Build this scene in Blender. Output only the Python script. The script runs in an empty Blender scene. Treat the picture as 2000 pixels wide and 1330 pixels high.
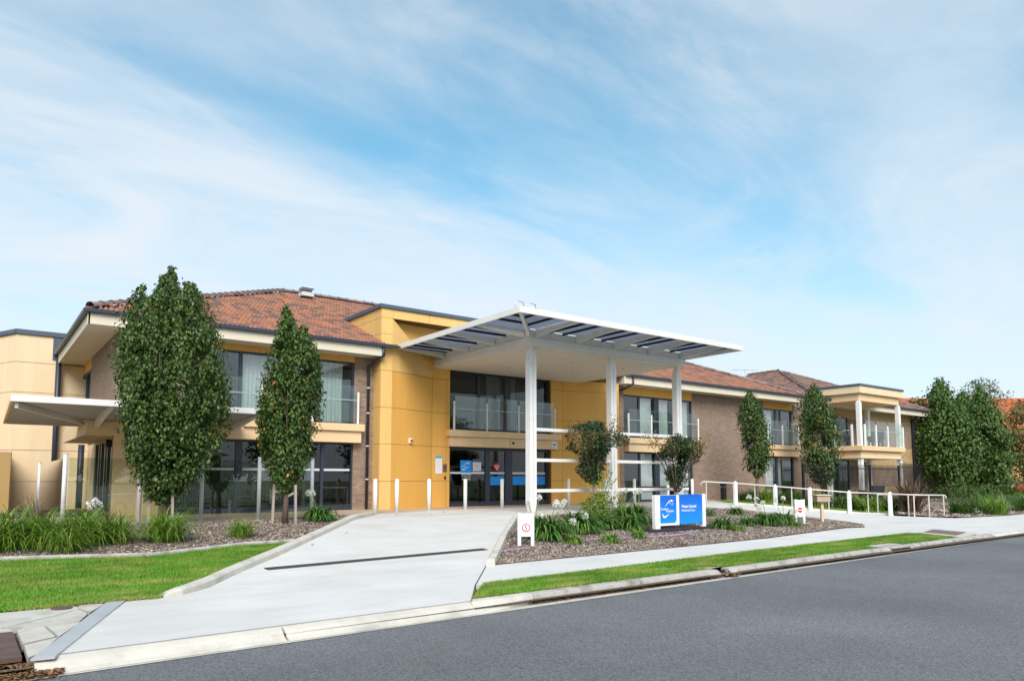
import bpy, bmesh, math, random
import numpy as np
from mathutils import Vector, Matrix

# ------------------------------------------------------------------ camera, sky, sun, exposure
SC = bpy.context.scene
SKYX, SKYY, CR1, CR2 = 4, 12, -.6, -.5
COL = SC.collection
HALF = math.radians
EYE = 1.01
cam = bpy.data.cameras.new('camera'); cam_o = bpy.data.objects.new('camera', cam); COL.objects.link(cam_o)
cam.sensor_width = 36.0; cam.lens = 36.0 * 1410.6 / 2000.0
cam.shift_y = 0.0746; cam.clip_end = 3000; cam.clip_start = 0.1
_th = math.atan(.0857); _a = HALF(53.3086)
_F = Vector((math.cos(_a) * math.cos(_th), math.sin(_a) * math.cos(_th), math.sin(_th)))
cam_o.location = (0, 0, EYE)
cam_o.rotation_euler = _F.to_track_quat('-Z', 'Y').to_euler()
SC.camera = cam_o
RIGHT = Vector((math.sin(_a), -math.cos(_a), 0))      # the photographer's right, used for tree outlines

SUN_EL, SUN_AZ = 40.0, 240.0      # azimuth: direction the light comes from, measured from +X
w = bpy.data.worlds.new('World'); SC.world = w; w.use_nodes = True
nt = w.node_tree; nt.nodes.clear()
def N(t, **k):
    n = nt.nodes.new(t)
    for a_, v in k.items(): setattr(n, a_, v)
    return n
def L(a_, b): nt.links.new(a_, b)
out = N('ShaderNodeOutputWorld'); bg = N('ShaderNodeBackground'); L(bg.outputs[0], out.inputs[0])
sky = N('ShaderNodeTexSky', sky_type='NISHITA', sun_disc=False)
sky.sun_elevation = HALF(SUN_EL); sky.sun_rotation = HALF(90 - SUN_AZ)
sky.air_density = 1.0; sky.dust_density = 1.6; sky.ozone_density = 1.6; sky.altitude = 60
tc = N('ShaderNodeTexCoord'); sep = N('ShaderNodeSeparateXYZ'); L(tc.outputs['Generated'], sep.inputs[0])
def MA(op, a_, b=None, c=None):
    n = N('ShaderNodeMath', operation=op)
    for i, x in enumerate((a_, b, c)):
        if x is None: continue
        if isinstance(x, (int, float)): n.inputs[i].default_value = x
        else: L(x, n.inputs[i])
    return n.outputs[0]
zz = MA('ADD', MA('MAXIMUM', sep.outputs[2], 0.0), 0.16)
u_ = MA('DIVIDE', sep.outputs[0], zz); v_ = MA('DIVIDE', sep.outputs[1], zz)
cmb = N('ShaderNodeCombineXYZ'); L(u_, cmb.inputs[0]); L(v_, cmb.inputs[1])
def cloud(rot, scl, loc, scale, detail, rough, dist, lo, hi):
    mp = N('ShaderNodeMapping'); mp.inputs['Rotation'].default_value = (0, 0, rot); mp.inputs['Scale'].default_value = scl; mp.inputs['Location'].default_value = loc
    L(cmb.outputs[0], mp.inputs[0])
    n = N('ShaderNodeTexNoise'); n.inputs['Scale'].default_value = scale; n.inputs['Detail'].default_value = detail
    n.inputs['Roughness'].default_value = rough; n.inputs['Distortion'].default_value = dist
    L(mp.outputs[0], n.inputs['Vector'])
    r = N('ShaderNodeMapRange', interpolation_type='SMOOTHSTEP'); r.inputs[1].default_value = lo; r.inputs[2].default_value = hi
    L(n.outputs[0], r.inputs[0]); return r.outputs[0]
c1 = cloud(CR1, (1.0, 2.1, 1), (SKYX, SKYY, 0), .50, 8, .53, .45, .40, .70)
c2 = cloud(CR2, (1.0, 1.7, 1), (SKYX * 1.7 + 1.3, SKYY + 6.1, 0), 1.15, 12, .64, .9, .42, .74)
c3 = cloud(0.3, (1.0, 1.2, 1), (SKYY, SKYX, 3), .34, 4, .5, .3, .38, .64)
cov = MA('ADD', MA('ADD', MA('MULTIPLY', c1, .62), MA('MULTIPLY', MA('MULTIPLY', c2, MA('ADD', MA('ADD', c3, c1), .35)), .50)), MA('ADD', MA('MULTIPLY', c3, .26), .03))
hz = N('ShaderNodeMapRange', interpolation_type='SMOOTHSTEP'); L(sep.outputs[2], hz.inputs[0])
hz.inputs[1].default_value = -.02; hz.inputs[2].default_value = .40; hz.inputs[3].default_value = .80; hz.inputs[4].default_value = 0.06
cov = MA('SUBTRACT', 1.0, MA('MULTIPLY', MA('POWER', 2.718, MA('MULTIPLY', cov, -1.75)), MA('SUBTRACT', 1.0, hz.outputs[0])))
# clear-air colour comes from the sky model; thin cloud is a nearly neutral white
hsv = N('ShaderNodeHueSaturation'); hsv.inputs['Hue'].default_value = .471; hsv.inputs['Saturation'].default_value = 1.30; hsv.inputs['Value'].default_value = 1.36; L(sky.outputs[0], hsv.inputs['Color'])
mx = N('ShaderNodeMix', data_type='RGBA'); L(cov, mx.inputs[0]); L(hsv.outputs[0], mx.inputs[6]); mx.inputs[7].default_value = (5.15, 5.55, 5.95, 1)
L(mx.outputs[2], bg.inputs[0]); bg.inputs[1].default_value = .088

sun = bpy.data.lights.new('sun', 'SUN'); sun.energy = 2.1; sun.angle = HALF(36); sun.color = (1, .955, .90)
sun_o = bpy.data.objects.new('sun', sun); COL.objects.link(sun_o)
_el, _az = HALF(SUN_EL), HALF(SUN_AZ)
_sd = Vector((math.cos(_el) * math.cos(_az), math.cos(_el) * math.sin(_az), math.sin(_el)))
sun_o.rotation_euler = _sd.to_track_quat('Z', 'Y').to_euler()

SC.view_settings.view_transform = 'Standard'; SC.view_settings.look = 'None'
SC.view_settings.exposure = 0.88; SC.view_settings.gamma = 1.0; SC.view_settings.use_curve_mapping = False
SC.cycles.use_denoising = True; SC.cycles.max_bounces = 6; SC.cycles.transparent_max_bounces = 12
SC.cycles.diffuse_bounces = 3; SC.cycles.glossy_bounces = 3; SC.cycles.caustics_reflective = False; SC.cycles.caustics_refractive = False
SC.cycles.sample_clamp_indirect = 6

# ------------------------------------------------------------------ helpers
WL = {}          # world location of a parent
def tag(o, label=None, cat=None, group=None, kind=None):
    if label: o['label'] = label
    if cat: o['category'] = cat
    if group: o['group'] = group
    if kind: o['kind'] = kind
    return o
def thing(name, label, cat, loc=(0, 0, 0), rz=0, group=None):
    o = bpy.data.objects.new(name, None); COL.objects.link(o); o.empty_display_size = .2
    o.location = loc; o.rotation_euler = (0, 0, rz); WL[o.name] = Vector(loc)
    return tag(o, label, cat, group)
class MB:
    def __init__(s): s.v = []; s.f = []
    def add(s, vs, fs):
        o = len(s.v); s.v.extend([tuple(v) for v in vs]); s.f.extend([tuple(i + o for i in f) for f in fs]); return s
    def box(s, x0, x1, y0, y1, z0, z1):
        return s.add([(x0,y0,z0),(x1,y0,z0),(x1,y1,z0),(x0,y1,z0),(x0,y0,z1),(x1,y0,z1),(x1,y1,z1),(x0,y1,z1)],
              [(0,3,2,1),(4,5,6,7),(0,1,5,4),(1,2,6,5),(2,3,7,6),(3,0,4,7)])
    def hexa(s, b, t):      # four bottom points, four top points
        return s.add(list(b) + list(t), [(0,3,2,1),(4,5,6,7),(0,1,5,4),(1,2,6,5),(2,3,7,6),(3,0,4,7)])
    def beam(s, p, q, w, h, up=(0,0,1)):
        p, q = Vector(p), Vector(q); d = (q - p).normalized(); up = Vector(up)
        sx = d.cross(up).normalized() * w / 2; sz = sx.cross(d).normalized() * h / 2
        return s.hexa([p-sx-sz, q-sx-sz, q+sx-sz, p+sx-sz], [p-sx+sz, q-sx+sz, q+sx+sz, p+sx+sz])
    def tube(s, pts, rad, n=8, cap=True):
        pts = [Vector(p) for p in pts]
        if isinstance(rad, (int, float)): rad = [rad] * len(pts)
        o = len(s.v); t0 = (pts[1] - pts[0]).normalized()
        r_ = Vector((1,0,0)) if abs(t0.x) < .9 else Vector((0,1,0)); side = t0.cross(r_).normalized()
        for i, p in enumerate(pts):
            t = (pts[min(i+1, len(pts)-1)] - pts[max(i-1, 0)]).normalized()
            side = (side - t * side.dot(t)).normalized(); b = t.cross(side)
            for k in range(n):
                a = 2*math.pi*k/n; s.v.append(tuple(p + (side*math.cos(a) + b*math.sin(a)) * rad[i]))
        for i in range(len(pts)-1):
            for k in range(n):
                s.f.append((o+i*n+k, o+i*n+(k+1)%n, o+(i+1)*n+(k+1)%n, o+(i+1)*n+k))
        if cap:
            s.f.append(tuple(o+k for k in reversed(range(n)))); e = o+(len(pts)-1)*n; s.f.append(tuple(e+k for k in range(n)))
        return s
    def prism(s, pts, z0, z1):        # vertical prism over a ground polygon (counter-clockwise)
        n = len(pts)
        return s.add([(x,y,z0) for x,y in pts] + [(x,y,z1) for x,y in pts],
            [tuple(reversed(range(n))), tuple(range(n,2*n))] + [(i,(i+1)%n,n+(i+1)%n,n+i) for i in range(n)])
    def plate(s, pts, nrm, th):       # slab: 3-D polygon extruded by th along nrm
        n = len(pts); d = Vector(nrm).normalized()*th
        return s.add([Vector(p) for p in pts] + [Vector(p)+d for p in pts],
            [tuple(reversed(range(n))), tuple(range(n,2*n))] + [(i,(i+1)%n,n+(i+1)%n,n+i) for i in range(n)])
    def build(s, name, mat, parent=None, smooth=False, local=False, bevel=0, **k):
        me = bpy.data.meshes.new(name); me.from_pydata(s.v, [], s.f); me.update()
        return link(name, me, mat, parent, smooth, local, bevel, **k)
def link(name, me, mat, parent=None, smooth=False, local=False, bevel=0, **k):
    o = bpy.data.objects.new(name, me); COL.objects.link(o)
    for m in (mat if isinstance(mat, (list, tuple)) else [mat]):
        me.materials.append(M[m])
    if smooth: me.polygons.foreach_set('use_smooth', [True]*len(me.polygons))
    WL[o.name] = Vector((0,0,0))
    if parent is not None:
        o.parent = parent
        if not local: o.location = -WL[parent.name]
    if bevel:
        b = o.modifiers.new('bevel', 'BEVEL'); b.width = bevel; b.segments = 2; b.limit_method = 'ANGLE'
    return tag(o, **k)
def npmesh(name, V, F, mat, parent=None, smooth=False, **k):   # numpy verts (n,3), faces (m,3|4)
    me = bpy.data.meshes.new(name); V = np.asarray(V, np.float32); F = np.asarray(F, np.int32)
    me.vertices.add(len(V)); me.vertices.foreach_set('co', V.ravel())
    m, c = F.shape; me.loops.add(m*c); me.loops.foreach_set('vertex_index', F.ravel())
    me.polygons.add(m); me.polygons.foreach_set('loop_start', np.arange(0, m*c, c, dtype=np.int32))
    me.update(calc_edges=True)
    return link(name, me, mat, parent, smooth, **k)
def copy_tree(o, parent=None, loc=None, rz=None, label=None, scale=None):
    c = o.copy(); COL.objects.link(c); c.parent = parent
    if loc is not None: c.location = loc
    if rz is not None: c.rotation_euler = (0, 0, rz)
    if scale is not None: c.scale = (scale,)*3 if isinstance(scale, (int, float)) else scale
    if label: c['label'] = label
    for ch in list(o.children): copy_tree(ch, c)
    return c

# ------------------------------------------------------------------ procedural materials
M = {}
def lin(r, g, b): return tuple(((x/255)/12.92 if x/255 <= .04045 else ((x/255+.055)/1.055)**2.4) for x in (r, g, b))
def pm(name, col, rough=.6, var=.12, scale=4, bump=0, bscale=60, metal=0, spec=.4, isl=0, obr=0, col2=None, c2=(.45,.6), c2scale=2, stretch=(1,1,1), grime=0, sheen=0, trans=0, fine=0, ramp=None):
    m = bpy.data.materials.new(name); m.use_nodes = True; t = m.node_tree; b = t.nodes['Principled BSDF']
    def n_(ty, **k):
        x = t.nodes.new(ty)
        for a_, v in k.items(): setattr(x, a_, v)
        return x
    ln = t.links.new
    tcd = n_('ShaderNodeTexCoord'); geo = n_('ShaderNodeNewGeometry'); mp = n_('ShaderNodeMapping'); mp.inputs['Scale'].default_value = stretch
    ln(geo.outputs['Position'], mp.inputs[0])
    def noise(sc, det=5, ro=.6):
        x = n_('ShaderNodeTexNoise'); x.inputs['Scale'].default_value = sc; x.inputs['Detail'].default_value = det; x.inputs['Roughness'].default_value = ro
        ln(mp.outputs[0], x.inputs['Vector']); return x.outputs[0]
    def mixc(f, a_, b_, mode='MIX'):
        x = n_('ShaderNodeMix', data_type='RGBA', blend_type=mode)
        for sock, v in ((x.inputs[0], f), (x.inputs[6], a_), (x.inputs[7], b_)):
            if isinstance(v, tuple): sock.default_value = v if len(v) == 4 else (*v, 1)
            elif isinstance(v, (int, float)): sock.default_value = v
            else: ln(v, sock)
        return x.outputs[2]
    def rng(v, a0, a1, b0, b1):
        x = n_('ShaderNodeMapRange'); ln(v, x.inputs[0])
        for i, q in enumerate((a0, a1, b0, b1)): x.inputs[i+1].default_value = q
        return x.outputs[0]
    c = tuple(col)
    if ramp:
        src = geo.outputs['Random Per Island'] if isl else n_('ShaderNodeObjectInfo').outputs['Random']
        r = n_('ShaderNodeValToRGB'); ln(src, r.inputs[0]); e = r.color_ramp.elements; r.color_ramp.interpolation = 'CONSTANT' if ramp[0] == 'C' else 'LINEAR'
        st = ramp[1]
        while len(e) < len(st): e.new(.5)
        for q, (p, cc) in zip(e, st): q.position = p; q.color = (*cc, 1)
        c = r.outputs[0]
    elif isl or obr:
        src = geo.outputs['Random Per Island'] if isl else n_('ShaderNodeObjectInfo').outputs['Random']
        f = rng(src, 0, 1, 1-(isl or obr), 1+(isl or obr)); g = n_('ShaderNodeCombineColor')
        for i in range(3): ln(f, g.inputs[i])
        c = mixc(1.0, (*col, 1), g.outputs[0], 'MULTIPLY')
    if col2 is not None:
        c = mixc(rng(noise(c2scale, 6), c2[0], c2[1], 0, 1), c, tuple(col2))
    if var:
        f = rng(noise(scale), .3, .7, 1-var, 1+var); g = n_('ShaderNodeCombineColor')
        for i in range(3): ln(f, g.inputs[i])
        c = mixc(1.0, c, g.outputs[0], 'MULTIPLY')
    if fine:
        f = rng(noise(bscale, 3, .7), .3, .7, 1-fine, 1+fine); g = n_('ShaderNodeCombineColor')
        for i in range(3): ln(f, g.inputs[i])
        c = mixc(1.0, c, g.outputs[0], 'MULTIPLY')
    if isinstance(c, tuple): b.inputs['Base Color'].default_value = (*c, 1)
    else: ln(c, b.inputs['Base Color'])
    b.inputs['Roughness'].default_value = rough; b.inputs['Metallic'].default_value = metal; b.inputs['Specular IOR Level'].default_value = spec
    if bump:
        bp = n_('ShaderNodeBump'); bp.inputs['Strength'].default_value = bump; bp.inputs['Distance'].default_value = .01
        ln(noise(bscale, 4), bp.inputs['Height']); ln(bp.outputs[0], b.inputs['Normal'])
    if trans:      # thin leaf: some light passes through
        tr = n_('ShaderNodeBsdfTranslucent'); mixs = n_('ShaderNodeMixShader'); mixs.inputs[0].default_value = trans
        if isinstance(c, tuple): tr.inputs[0].default_value = (*c, 1)
        else: ln(c, tr.inputs[0])
        ln(b.outputs[0], mixs.inputs[1]); ln(tr.outputs[0], mixs.inputs[2]); ln(mixs.outputs[0], t.nodes['Material Output'].inputs[0])
    M[name] = m; return m
def glass(name, tint, refl=1.0, rough=0.0):      # thin pane: clear transmission plus Schlick reflection, the same from both faces
    m = bpy.data.materials.new(name); m.use_nodes = True; t = m.node_tree; t.nodes.clear(); ln = t.links.new
    def mt(op, a_, b_):
        x = t.nodes.new('ShaderNodeMath'); x.operation = op
        for i, v in enumerate((a_, b_)):
            if isinstance(v, (int, float)): x.inputs[i].default_value = v
            elif v is not None: ln(v, x.inputs[i])
        return x.outputs[0]
    o = t.nodes.new('ShaderNodeOutputMaterial'); mx_ = t.nodes.new('ShaderNodeMixShader'); tr = t.nodes.new('ShaderNodeBsdfTransparent'); gl = t.nodes.new('ShaderNodeBsdfGlossy')
    ge = t.nodes.new('ShaderNodeNewGeometry'); dt = t.nodes.new('ShaderNodeVectorMath'); dt.operation = 'DOT_PRODUCT'; ln(ge.outputs['Normal'], dt.inputs[0]); ln(ge.outputs['Incoming'], dt.inputs[1])
    c = mt('ABSOLUTE', dt.outputs['Value'], None); f = mt('ADD', mt('MULTIPLY', mt('POWER', mt('SUBTRACT', 1.0, c), 5.0), .957), .043); f = mt('MINIMUM', mt('MULTIPLY', f, refl), 1.0)
    tr.inputs[0].default_value = (*tint, 1); gl.inputs['Roughness'].default_value = rough; gl.inputs[0].default_value = (.95, .97, 1, 1)
    ln(f, mx_.inputs[0]); ln(tr.outputs[0], mx_.inputs[1]); ln(gl.outputs[0], mx_.inputs[2]); ln(mx_.outputs[0], o.inputs[0])
    M[name] = m
TERRA = [(0,(.135,.090,.080)),(.20,(.19,.108,.086)),(.40,(.28,.134,.088)),(.60,(.34,.148,.086)),(.78,(.32,.158,.104)),(.90,(.23,.124,.095)),(1,(.39,.165,.082))]
pm('soil', (.10,.075,.055), .95, .3, 3, .5, 40)
pm('awning_sheet', (.40,.40,.385), .6, .08, 2)
pm('far_ground', (.13,.17,.06), .95, .3, .4)
pm('asphalt', (.150,.153,.160), .82, .16, .30, .9, 62, spec=.35, fine=.72, col2=(.132,.135,.141), c2=(.42,.62), c2scale=.35)
pm('concrete', (.60,.592,.565), .85, .06, 1.2, .3, 60, fine=.08, col2=(.525,.51,.47), c2=(.46,.72), c2scale=.8, stretch=(.7,1.3,1))
pm('kerb_concrete', (.56,.53,.46), .85, .10, 2.5, .3, 90, fine=.08, col2=(.40,.375,.33), c2=(.5,.72), c2scale=2.2)
pm('kerb_old', (.45,.43,.385), .9, .16, 3, .5, 70, fine=.15, col2=(.20,.185,.165), c2=(.47,.66), c2scale=3.0)
pm('slab_old', (.50,.475,.42), .88, .12, 3, .3, 80, fine=.1, col2=(.33,.29,.24), c2=(.5,.7), c2scale=2.5)
pm('tan_paving', (.50,.385,.275), .85, .10, 1.5, .2, 100, fine=.08)
pm('mulch_base', (.23,.175,.14), .95, .35, 3, .8, 60, fine=.4)
pm('mulch_chip', (0,0,0), .95, .1, 6, isl=1, ramp=('L',[(0,(.13,.085,.065)),(.2,(.24,.175,.14)),(.45,(.34,.275,.225)),(.75,(.43,.37,.315)),(1,(.54,.485,.42))]), col2=(.15,.095,.07), c2=(.60,.70), c2scale=.8)
pm('grass_base', (.09,.15,.03), .95, .3, 5)
pm('grass', (.155,.335,.038), .75, .25, 1.2, isl=.40, trans=.3, spec=.2, col2=(.42,.41,.12), c2=(.47,.68), c2scale=2.0, stretch=(.55,1.6,1))
pm('dry_leaf', (.22,.115,.05), .8, .1, 3, isl=.5)
pm('steel_plate', (.47,.485,.495), .5, .08, 2.5, metal=.25, fine=.03, bscale=90)
pm('rust_iron', (.11,.07,.058), .8, .25, 5, .4, 120, fine=.2)
pm('grate', (.11,.105,.10), .6, .2, 10, metal=.5)
pm('pit_lid', (.17,.125,.115), .85, .2, 6, .4, 100, fine=.2)
pm('black', (.008,.008,.009), .7, 0)
pm('dark_void', (.012,.012,.013), .9, 0)
pm('yellow', (.73,.400,.092), .62, .055, 2.6, spec=.3, fine=.015, bscale=30, col2=(.69,.375,.09), c2=(.4,.7), c2scale=.4, stretch=(1,1,.10))
pm('yellow_lit', (.74,.47,.165), .62, .055, 2.6, spec=.3, stretch=(1,1,.10))  # same yellow made paler: brighter light on the tower faces, put into the colour
pm('yellow_joint', (.23,.12,.03), .8, 0)
pm('beige', (.74,.54,.315), .65, .055, 2.6, spec=.3, fine=.02, bscale=30, stretch=(1,1,.10))
pm('cream', (.76,.60,.385), .65, .055, 2.6, spec=.3, fine=.02, bscale=30, stretch=(1,1,.10))
pm('cream_joint', (.30,.21,.12), .8, 0)
pm('ochre', (.44,.29,.115), .7, .05, 1)
pm('brick', (.275,.198,.148), .9, .08, 3, .3, 130, isl=.13, fine=.08)
pm('brick_piece', (.29,.205,.15), .9, .08, 3, .3, 130, obr=.22, fine=.08)
pm('mortar', (.34,.275,.215), .95, .1, 8)
pm('brick_cream', (.44,.31,.16), .9, .06, 3, .2, 130, isl=.15, fine=.05)
pm('mortar_cream', (.48,.38,.24), .95, .05, 8)
pm('terracotta', (0,0,0), .82, .10, 7, .2, 90, isl=1, ramp=('L',TERRA), spec=.3, fine=.15)
pm('terracotta_brown', (0,0,0), .85, .12, 5, isl=1, ramp=('L',[(0,(.11,.085,.08)),(.4,(.19,.125,.11)),(.75,(.24,.135,.105)),(1,(.30,.16,.11))]), spec=.3)
pm('terracotta_far', (0,0,0), .85, .12, 5, isl=1, ramp=('L',[(0,(.30,.11,.06)),(.5,(.48,.15,.06)),(1,(.55,.20,.09))]), spec=.3)
pm('ridge', (.20,.145,.135), .88, .2, 5, .4, 70, obr=.3, fine=.15)
pm('roof_deck', (.06,.04,.035), .9, 0)
pm('navy', (.028,.036,.055), .42, .05, 2, spec=.5)
pm('navy_cap', (.075,.10,.135), .5, .05, 1, spec=.4)
pm('fascia', (.66,.60,.47), .6, .03, 2)
pm('soffit', (.62,.55,.43), .7, .03, 1)
pm('white_metal', (.80,.80,.785), .42, .03, 2, spec=.45, fine=.02, bscale=20, col2=(.70,.69,.65), c2=(.55,.8), c2scale=3)
pm('canopy_white', (.74,.725,.68), .5, .04, 1.5, spec=.4, col2=(.62,.585,.51), c2=(.55,.80), c2scale=1.2)
pm('canopy_soffit', (.70,.65,.555), .7, .03, .6)
pm('galv', (.60,.62,.63), .5, .06, 3, metal=.15)
pm('steel_rail', (.60,.56,.50), .45, .05, 3, metal=.2)
pm('paint_white', (.80,.80,.79), .5, .03, 3, fine=.02)
pm('bollard_white', (.76,.75,.72), .55, .05, 2.5, col2=(.60,.57,.50), c2=(.58,.75), c2scale=5)
pm('sign_blue', (.004,.15,.66), .4, 0, spec=.4)
pm('sign_blue_low', (.003,.24,.78), .4, 0, spec=.4)
pm('print_white', (.82,.82,.82), .5, 0)
pm('print_grey', (.32,.34,.37), .5, 0)
pm('print_dark', (.06,.07,.08), .5, 0)
pm('print_pale', (.62,.62,.68), .5, 0)
pm('decal_blue', (.004,.27,.78), .45, 0)
pm('decal_cyan', (.03,.42,.72), .45, 0)
pm('red', (.62,.018,.025), .45, 0)
pm('plinth_black', (.022,.023,.027), .6, .1, 4, .3, 60)
pm('timber', (.36,.27,.19), .85, .18, 6, .3, 60, stretch=(1,1,.2))
pm('timber_grey', (.36,.31,.26), .9, .18, 6, .3, 60, stretch=(1,1,.15))
pm('timber_pale', (.62,.50,.33), .75, .1, 6, stretch=(1,1,.2))
pm('chair_wood', (.36,.20,.09), .5, .1, 6)
pm('upholstery', (.10,.05,.05), .8, .1, 8)
pm('table_wood', (.55,.36,.17), .45, .08, 5)
pm('wicker', (.055,.055,.06), .7, .3, 60)
pm('mailbox', (.43,.33,.25), .8, .12, 5, .2, 50)
pm('curtain', (.85,.86,.84), .85, .04, 3, trans=.25)
pm('curtain_green', (.58,.63,.58), .85, .05, 3, trans=.25)
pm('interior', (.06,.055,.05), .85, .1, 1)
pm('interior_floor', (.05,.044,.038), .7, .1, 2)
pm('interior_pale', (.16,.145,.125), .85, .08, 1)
pm('bark', (.13,.095,.075), .95, .25, 8, 1, 40, fine=.25, stretch=(1,1,.3))
pm('bark_pale', (.22,.165,.125), .9, .25, 8, .6, 40, fine=.2, stretch=(1,1,.3))
LG = lambda *s: ('L', [(p, c) for p, c in s])
pm('leaf_pear', (0,0,0), .42, .12, 1.5, isl=1, trans=.2, spec=.32, ramp=LG((0,(.024,.050,.010)),(.3,(.044,.088,.016)),(.7,(.068,.126,.022)),(.95,(.105,.172,.032)),(1,(.17,.20,.045))))
pm('leaf_pear_warm', (0,0,0), .44, .12, 1.5, isl=1, trans=.2, spec=.32, ramp=LG((0,(.026,.055,.013)),(.4,(.046,.098,.022)),(.86,(.070,.135,.030)),(.95,(.11,.14,.03)),(.978,(.28,.20,.03)),(1,(.40,.15,.02))))
pm('leaf_dense', (0,0,0), .48, .15, 1.2, isl=1, trans=.18, spec=.35, ramp=LG((0,(.026,.060,.012)),(.4,(.050,.110,.018)),(.8,(.080,.158,.026)),(1,(.13,.21,.04))))
pm('leaf_myrtle', (0,0,0), .42, .12, 1.5, isl=1, trans=.18, spec=.45, ramp=LG((0,(.020,.045,.018)),(.5,(.036,.075,.026)),(.85,(.06,.10,.03)),(1,(.11,.10,.03))))
pm('leaf_bronze', (0,0,0), .55, .12, 1.5, isl=1, trans=.18, ramp=LG((0,(.15,.085,.03)),(.5,(.24,.15,.05)),(1,(.30,.20,.08))))
pm('leaf_shrub', (0,0,0), .5, .12, 1.5, isl=1, trans=.25, ramp=LG((0,(.06,.13,.015)),(.5,(.14,.24,.025)),(1,(.30,.37,.06))))
pm('leaf_gum', (0,0,0), .6, .12, 1.5, isl=1, trans=.2, ramp=LG((0,(.06,.09,.04)),(1,(.14,.17,.08))))
pm('leaf_autumn', (0,0,0), .6, .12, 1.5, isl=1, trans=.2, ramp=LG((0,(.10,.11,.03)),(.6,(.20,.17,.05)),(1,(.30,.20,.06))))
pm('leaf_orange', (.62,.20,.02), .6, .1, 2, isl=.35, trans=.15)
pm('strap_leaf', (0,0,0), .40, .12, 2, isl=1, trans=.22, spec=.45, ramp=LG((0,(.034,.095,.014)),(.5,(.065,.165,.023)),(.9,(.12,.245,.040)),(1,(.24,.32,.06))))
pm('strap_pale', (0,0,0), .42, .12, 2, isl=1, trans=.25, spec=.4, ramp=LG((0,(.08,.17,.02)),(.5,(.15,.28,.035)),(.9,(.24,.36,.06)),(1,(.40,.38,.14))))
pm('strap_lomandra', (0,0,0), .45, .12, 2, isl=1, trans=.22, spec=.4, ramp=LG((0,(.06,.12,.012)),(.35,(.13,.27,.02)),(.8,(.24,.42,.045)),(1,(.42,.48,.14))))
pm('strap_dry', (0,0,0), .7, .12, 2, isl=1, trans=.1, ramp=LG((0,(.07,.045,.03)),(.6,(.15,.09,.06)),(1,(.27,.20,.13))))
pm('strap_bronze', (0,0,0), .45, .12, 2, isl=1, trans=.15, ramp=LG((0,(.05,.035,.025)),(.5,(.13,.085,.05)),(.85,(.25,.17,.10)),(1,(.40,.30,.18))))
pm('petal', (.82,.82,.76), .6, .04, 5, isl=.06, trans=.25)
pm('bud', (.50,.52,.20), .6, .1, 5)
pm('stalk', (.13,.24,.06), .5, .1, 5)
pm('string', (.55,.30,.62), .6, .05, 5)
pm('car_white', (.72,.73,.74), .2, 0, spec=.6)
pm('car_red', (.42,.02,.03), .2, 0, spec=.6)
pm('tyre', (.02,.02,.02), .8, .1, 5)
pm('house_wall', (.62,.55,.45), .8, .06, 1)
pm('house_brick', (.52,.26,.11), .85, .1, 2)
pm('grey_roof', (.30,.30,.30), .8, .1, 2)
pm('lamp_white', (.75,.75,.72), .3, 0)
pm('foil_badge', (.75,.74,.70), .5, 0)
glass('pane', (.92,.95,.95), 1.7)
glass('pane_dark', (.62,.67,.69), 1.15)
glass('clear_glass', (.90,.945,.925), 1.35)
pm('canopy_glass', (.40,.43,.50), .3, .05, 2, trans=.75)
glass('fence_glass', (.88,.92,.86), 1.9)
# ------------------------------------------------------------------ ground
def h(x, y):
    ye = y - 0.55*max(0, x-21); t = min(1, max(0, (ye-10.8)/6.2)); b = -0.5 + 0.5*t
    if x > 38 and y > 14: b += .25*min(1, (x-38)/10)*min(1, (y-14)/4)
    return b
def R(x): return 7.16 + .0348*x            # edge of the asphalt
ROAD = -.62
def rdm(seed): return random.Random(seed)
def drape(name, poly, dz, mat, parent=None, step=.7, hf=h, skirt=0, **k):
    bm = bmesh.new(); f = bm.faces.new([bm.verts.new((x, y, 0)) for x, y in poly]); f.normal_update()
    if f.normal.z < 0: f.normal_flip()
    xs = [p[0] for p in poly]; ys = [p[1] for p in poly]
    for lo, hi, nn in ((min(xs), max(xs), (1,0,0)), (min(ys), max(ys), (0,1,0))):
        c = lo + step
        while c < hi:
            bmesh.ops.bisect_plane(bm, geom=bm.verts[:]+bm.edges[:]+bm.faces[:], plane_co=Vector(nn)*c, plane_no=nn); c += step
    if skirt:
        ed = [e for e in bm.edges if e.is_boundary]
        g = bmesh.ops.extrude_edge_only(bm, edges=ed)['geom']; low = {v for v in g if isinstance(v, bmesh.types.BMVert)}
    else: low = set()
    for v in bm.verts: v.co.z = hf(v.co.x, v.co.y) + dz - (skirt if v in low else 0)
    me = bpy.data.meshes.new(name); bm.to_mesh(me); bm.free()
    return link(name, me, mat, parent, **k)
def inpoly(poly, X, Y):
    ins = np.zeros(X.shape, bool); n = len(poly)
    for i in range(n):
        x0, y0 = poly[i]; x1, y1 = poly[(i+1) % n]
        if y0 == y1: continue
        c = ((y0 > Y) != (y1 > Y)) & (X < (x1-x0)*(Y-y0)/(y1-y0)+x0); ins ^= c
    return ins
hv = np.vectorize(h)
def scatter(poly, dens, rs):
    xs = [p[0] for p in poly]; ys = [p[1] for p in poly]; A = (max(xs)-min(xs))*(max(ys)-min(ys)); n = int(A*dens)
    X = rs.uniform(min(xs), max(xs), n); Y = rs.uniform(min(ys), max(ys), n); k = inpoly(poly, X, Y); return X[k], Y[k]

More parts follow.
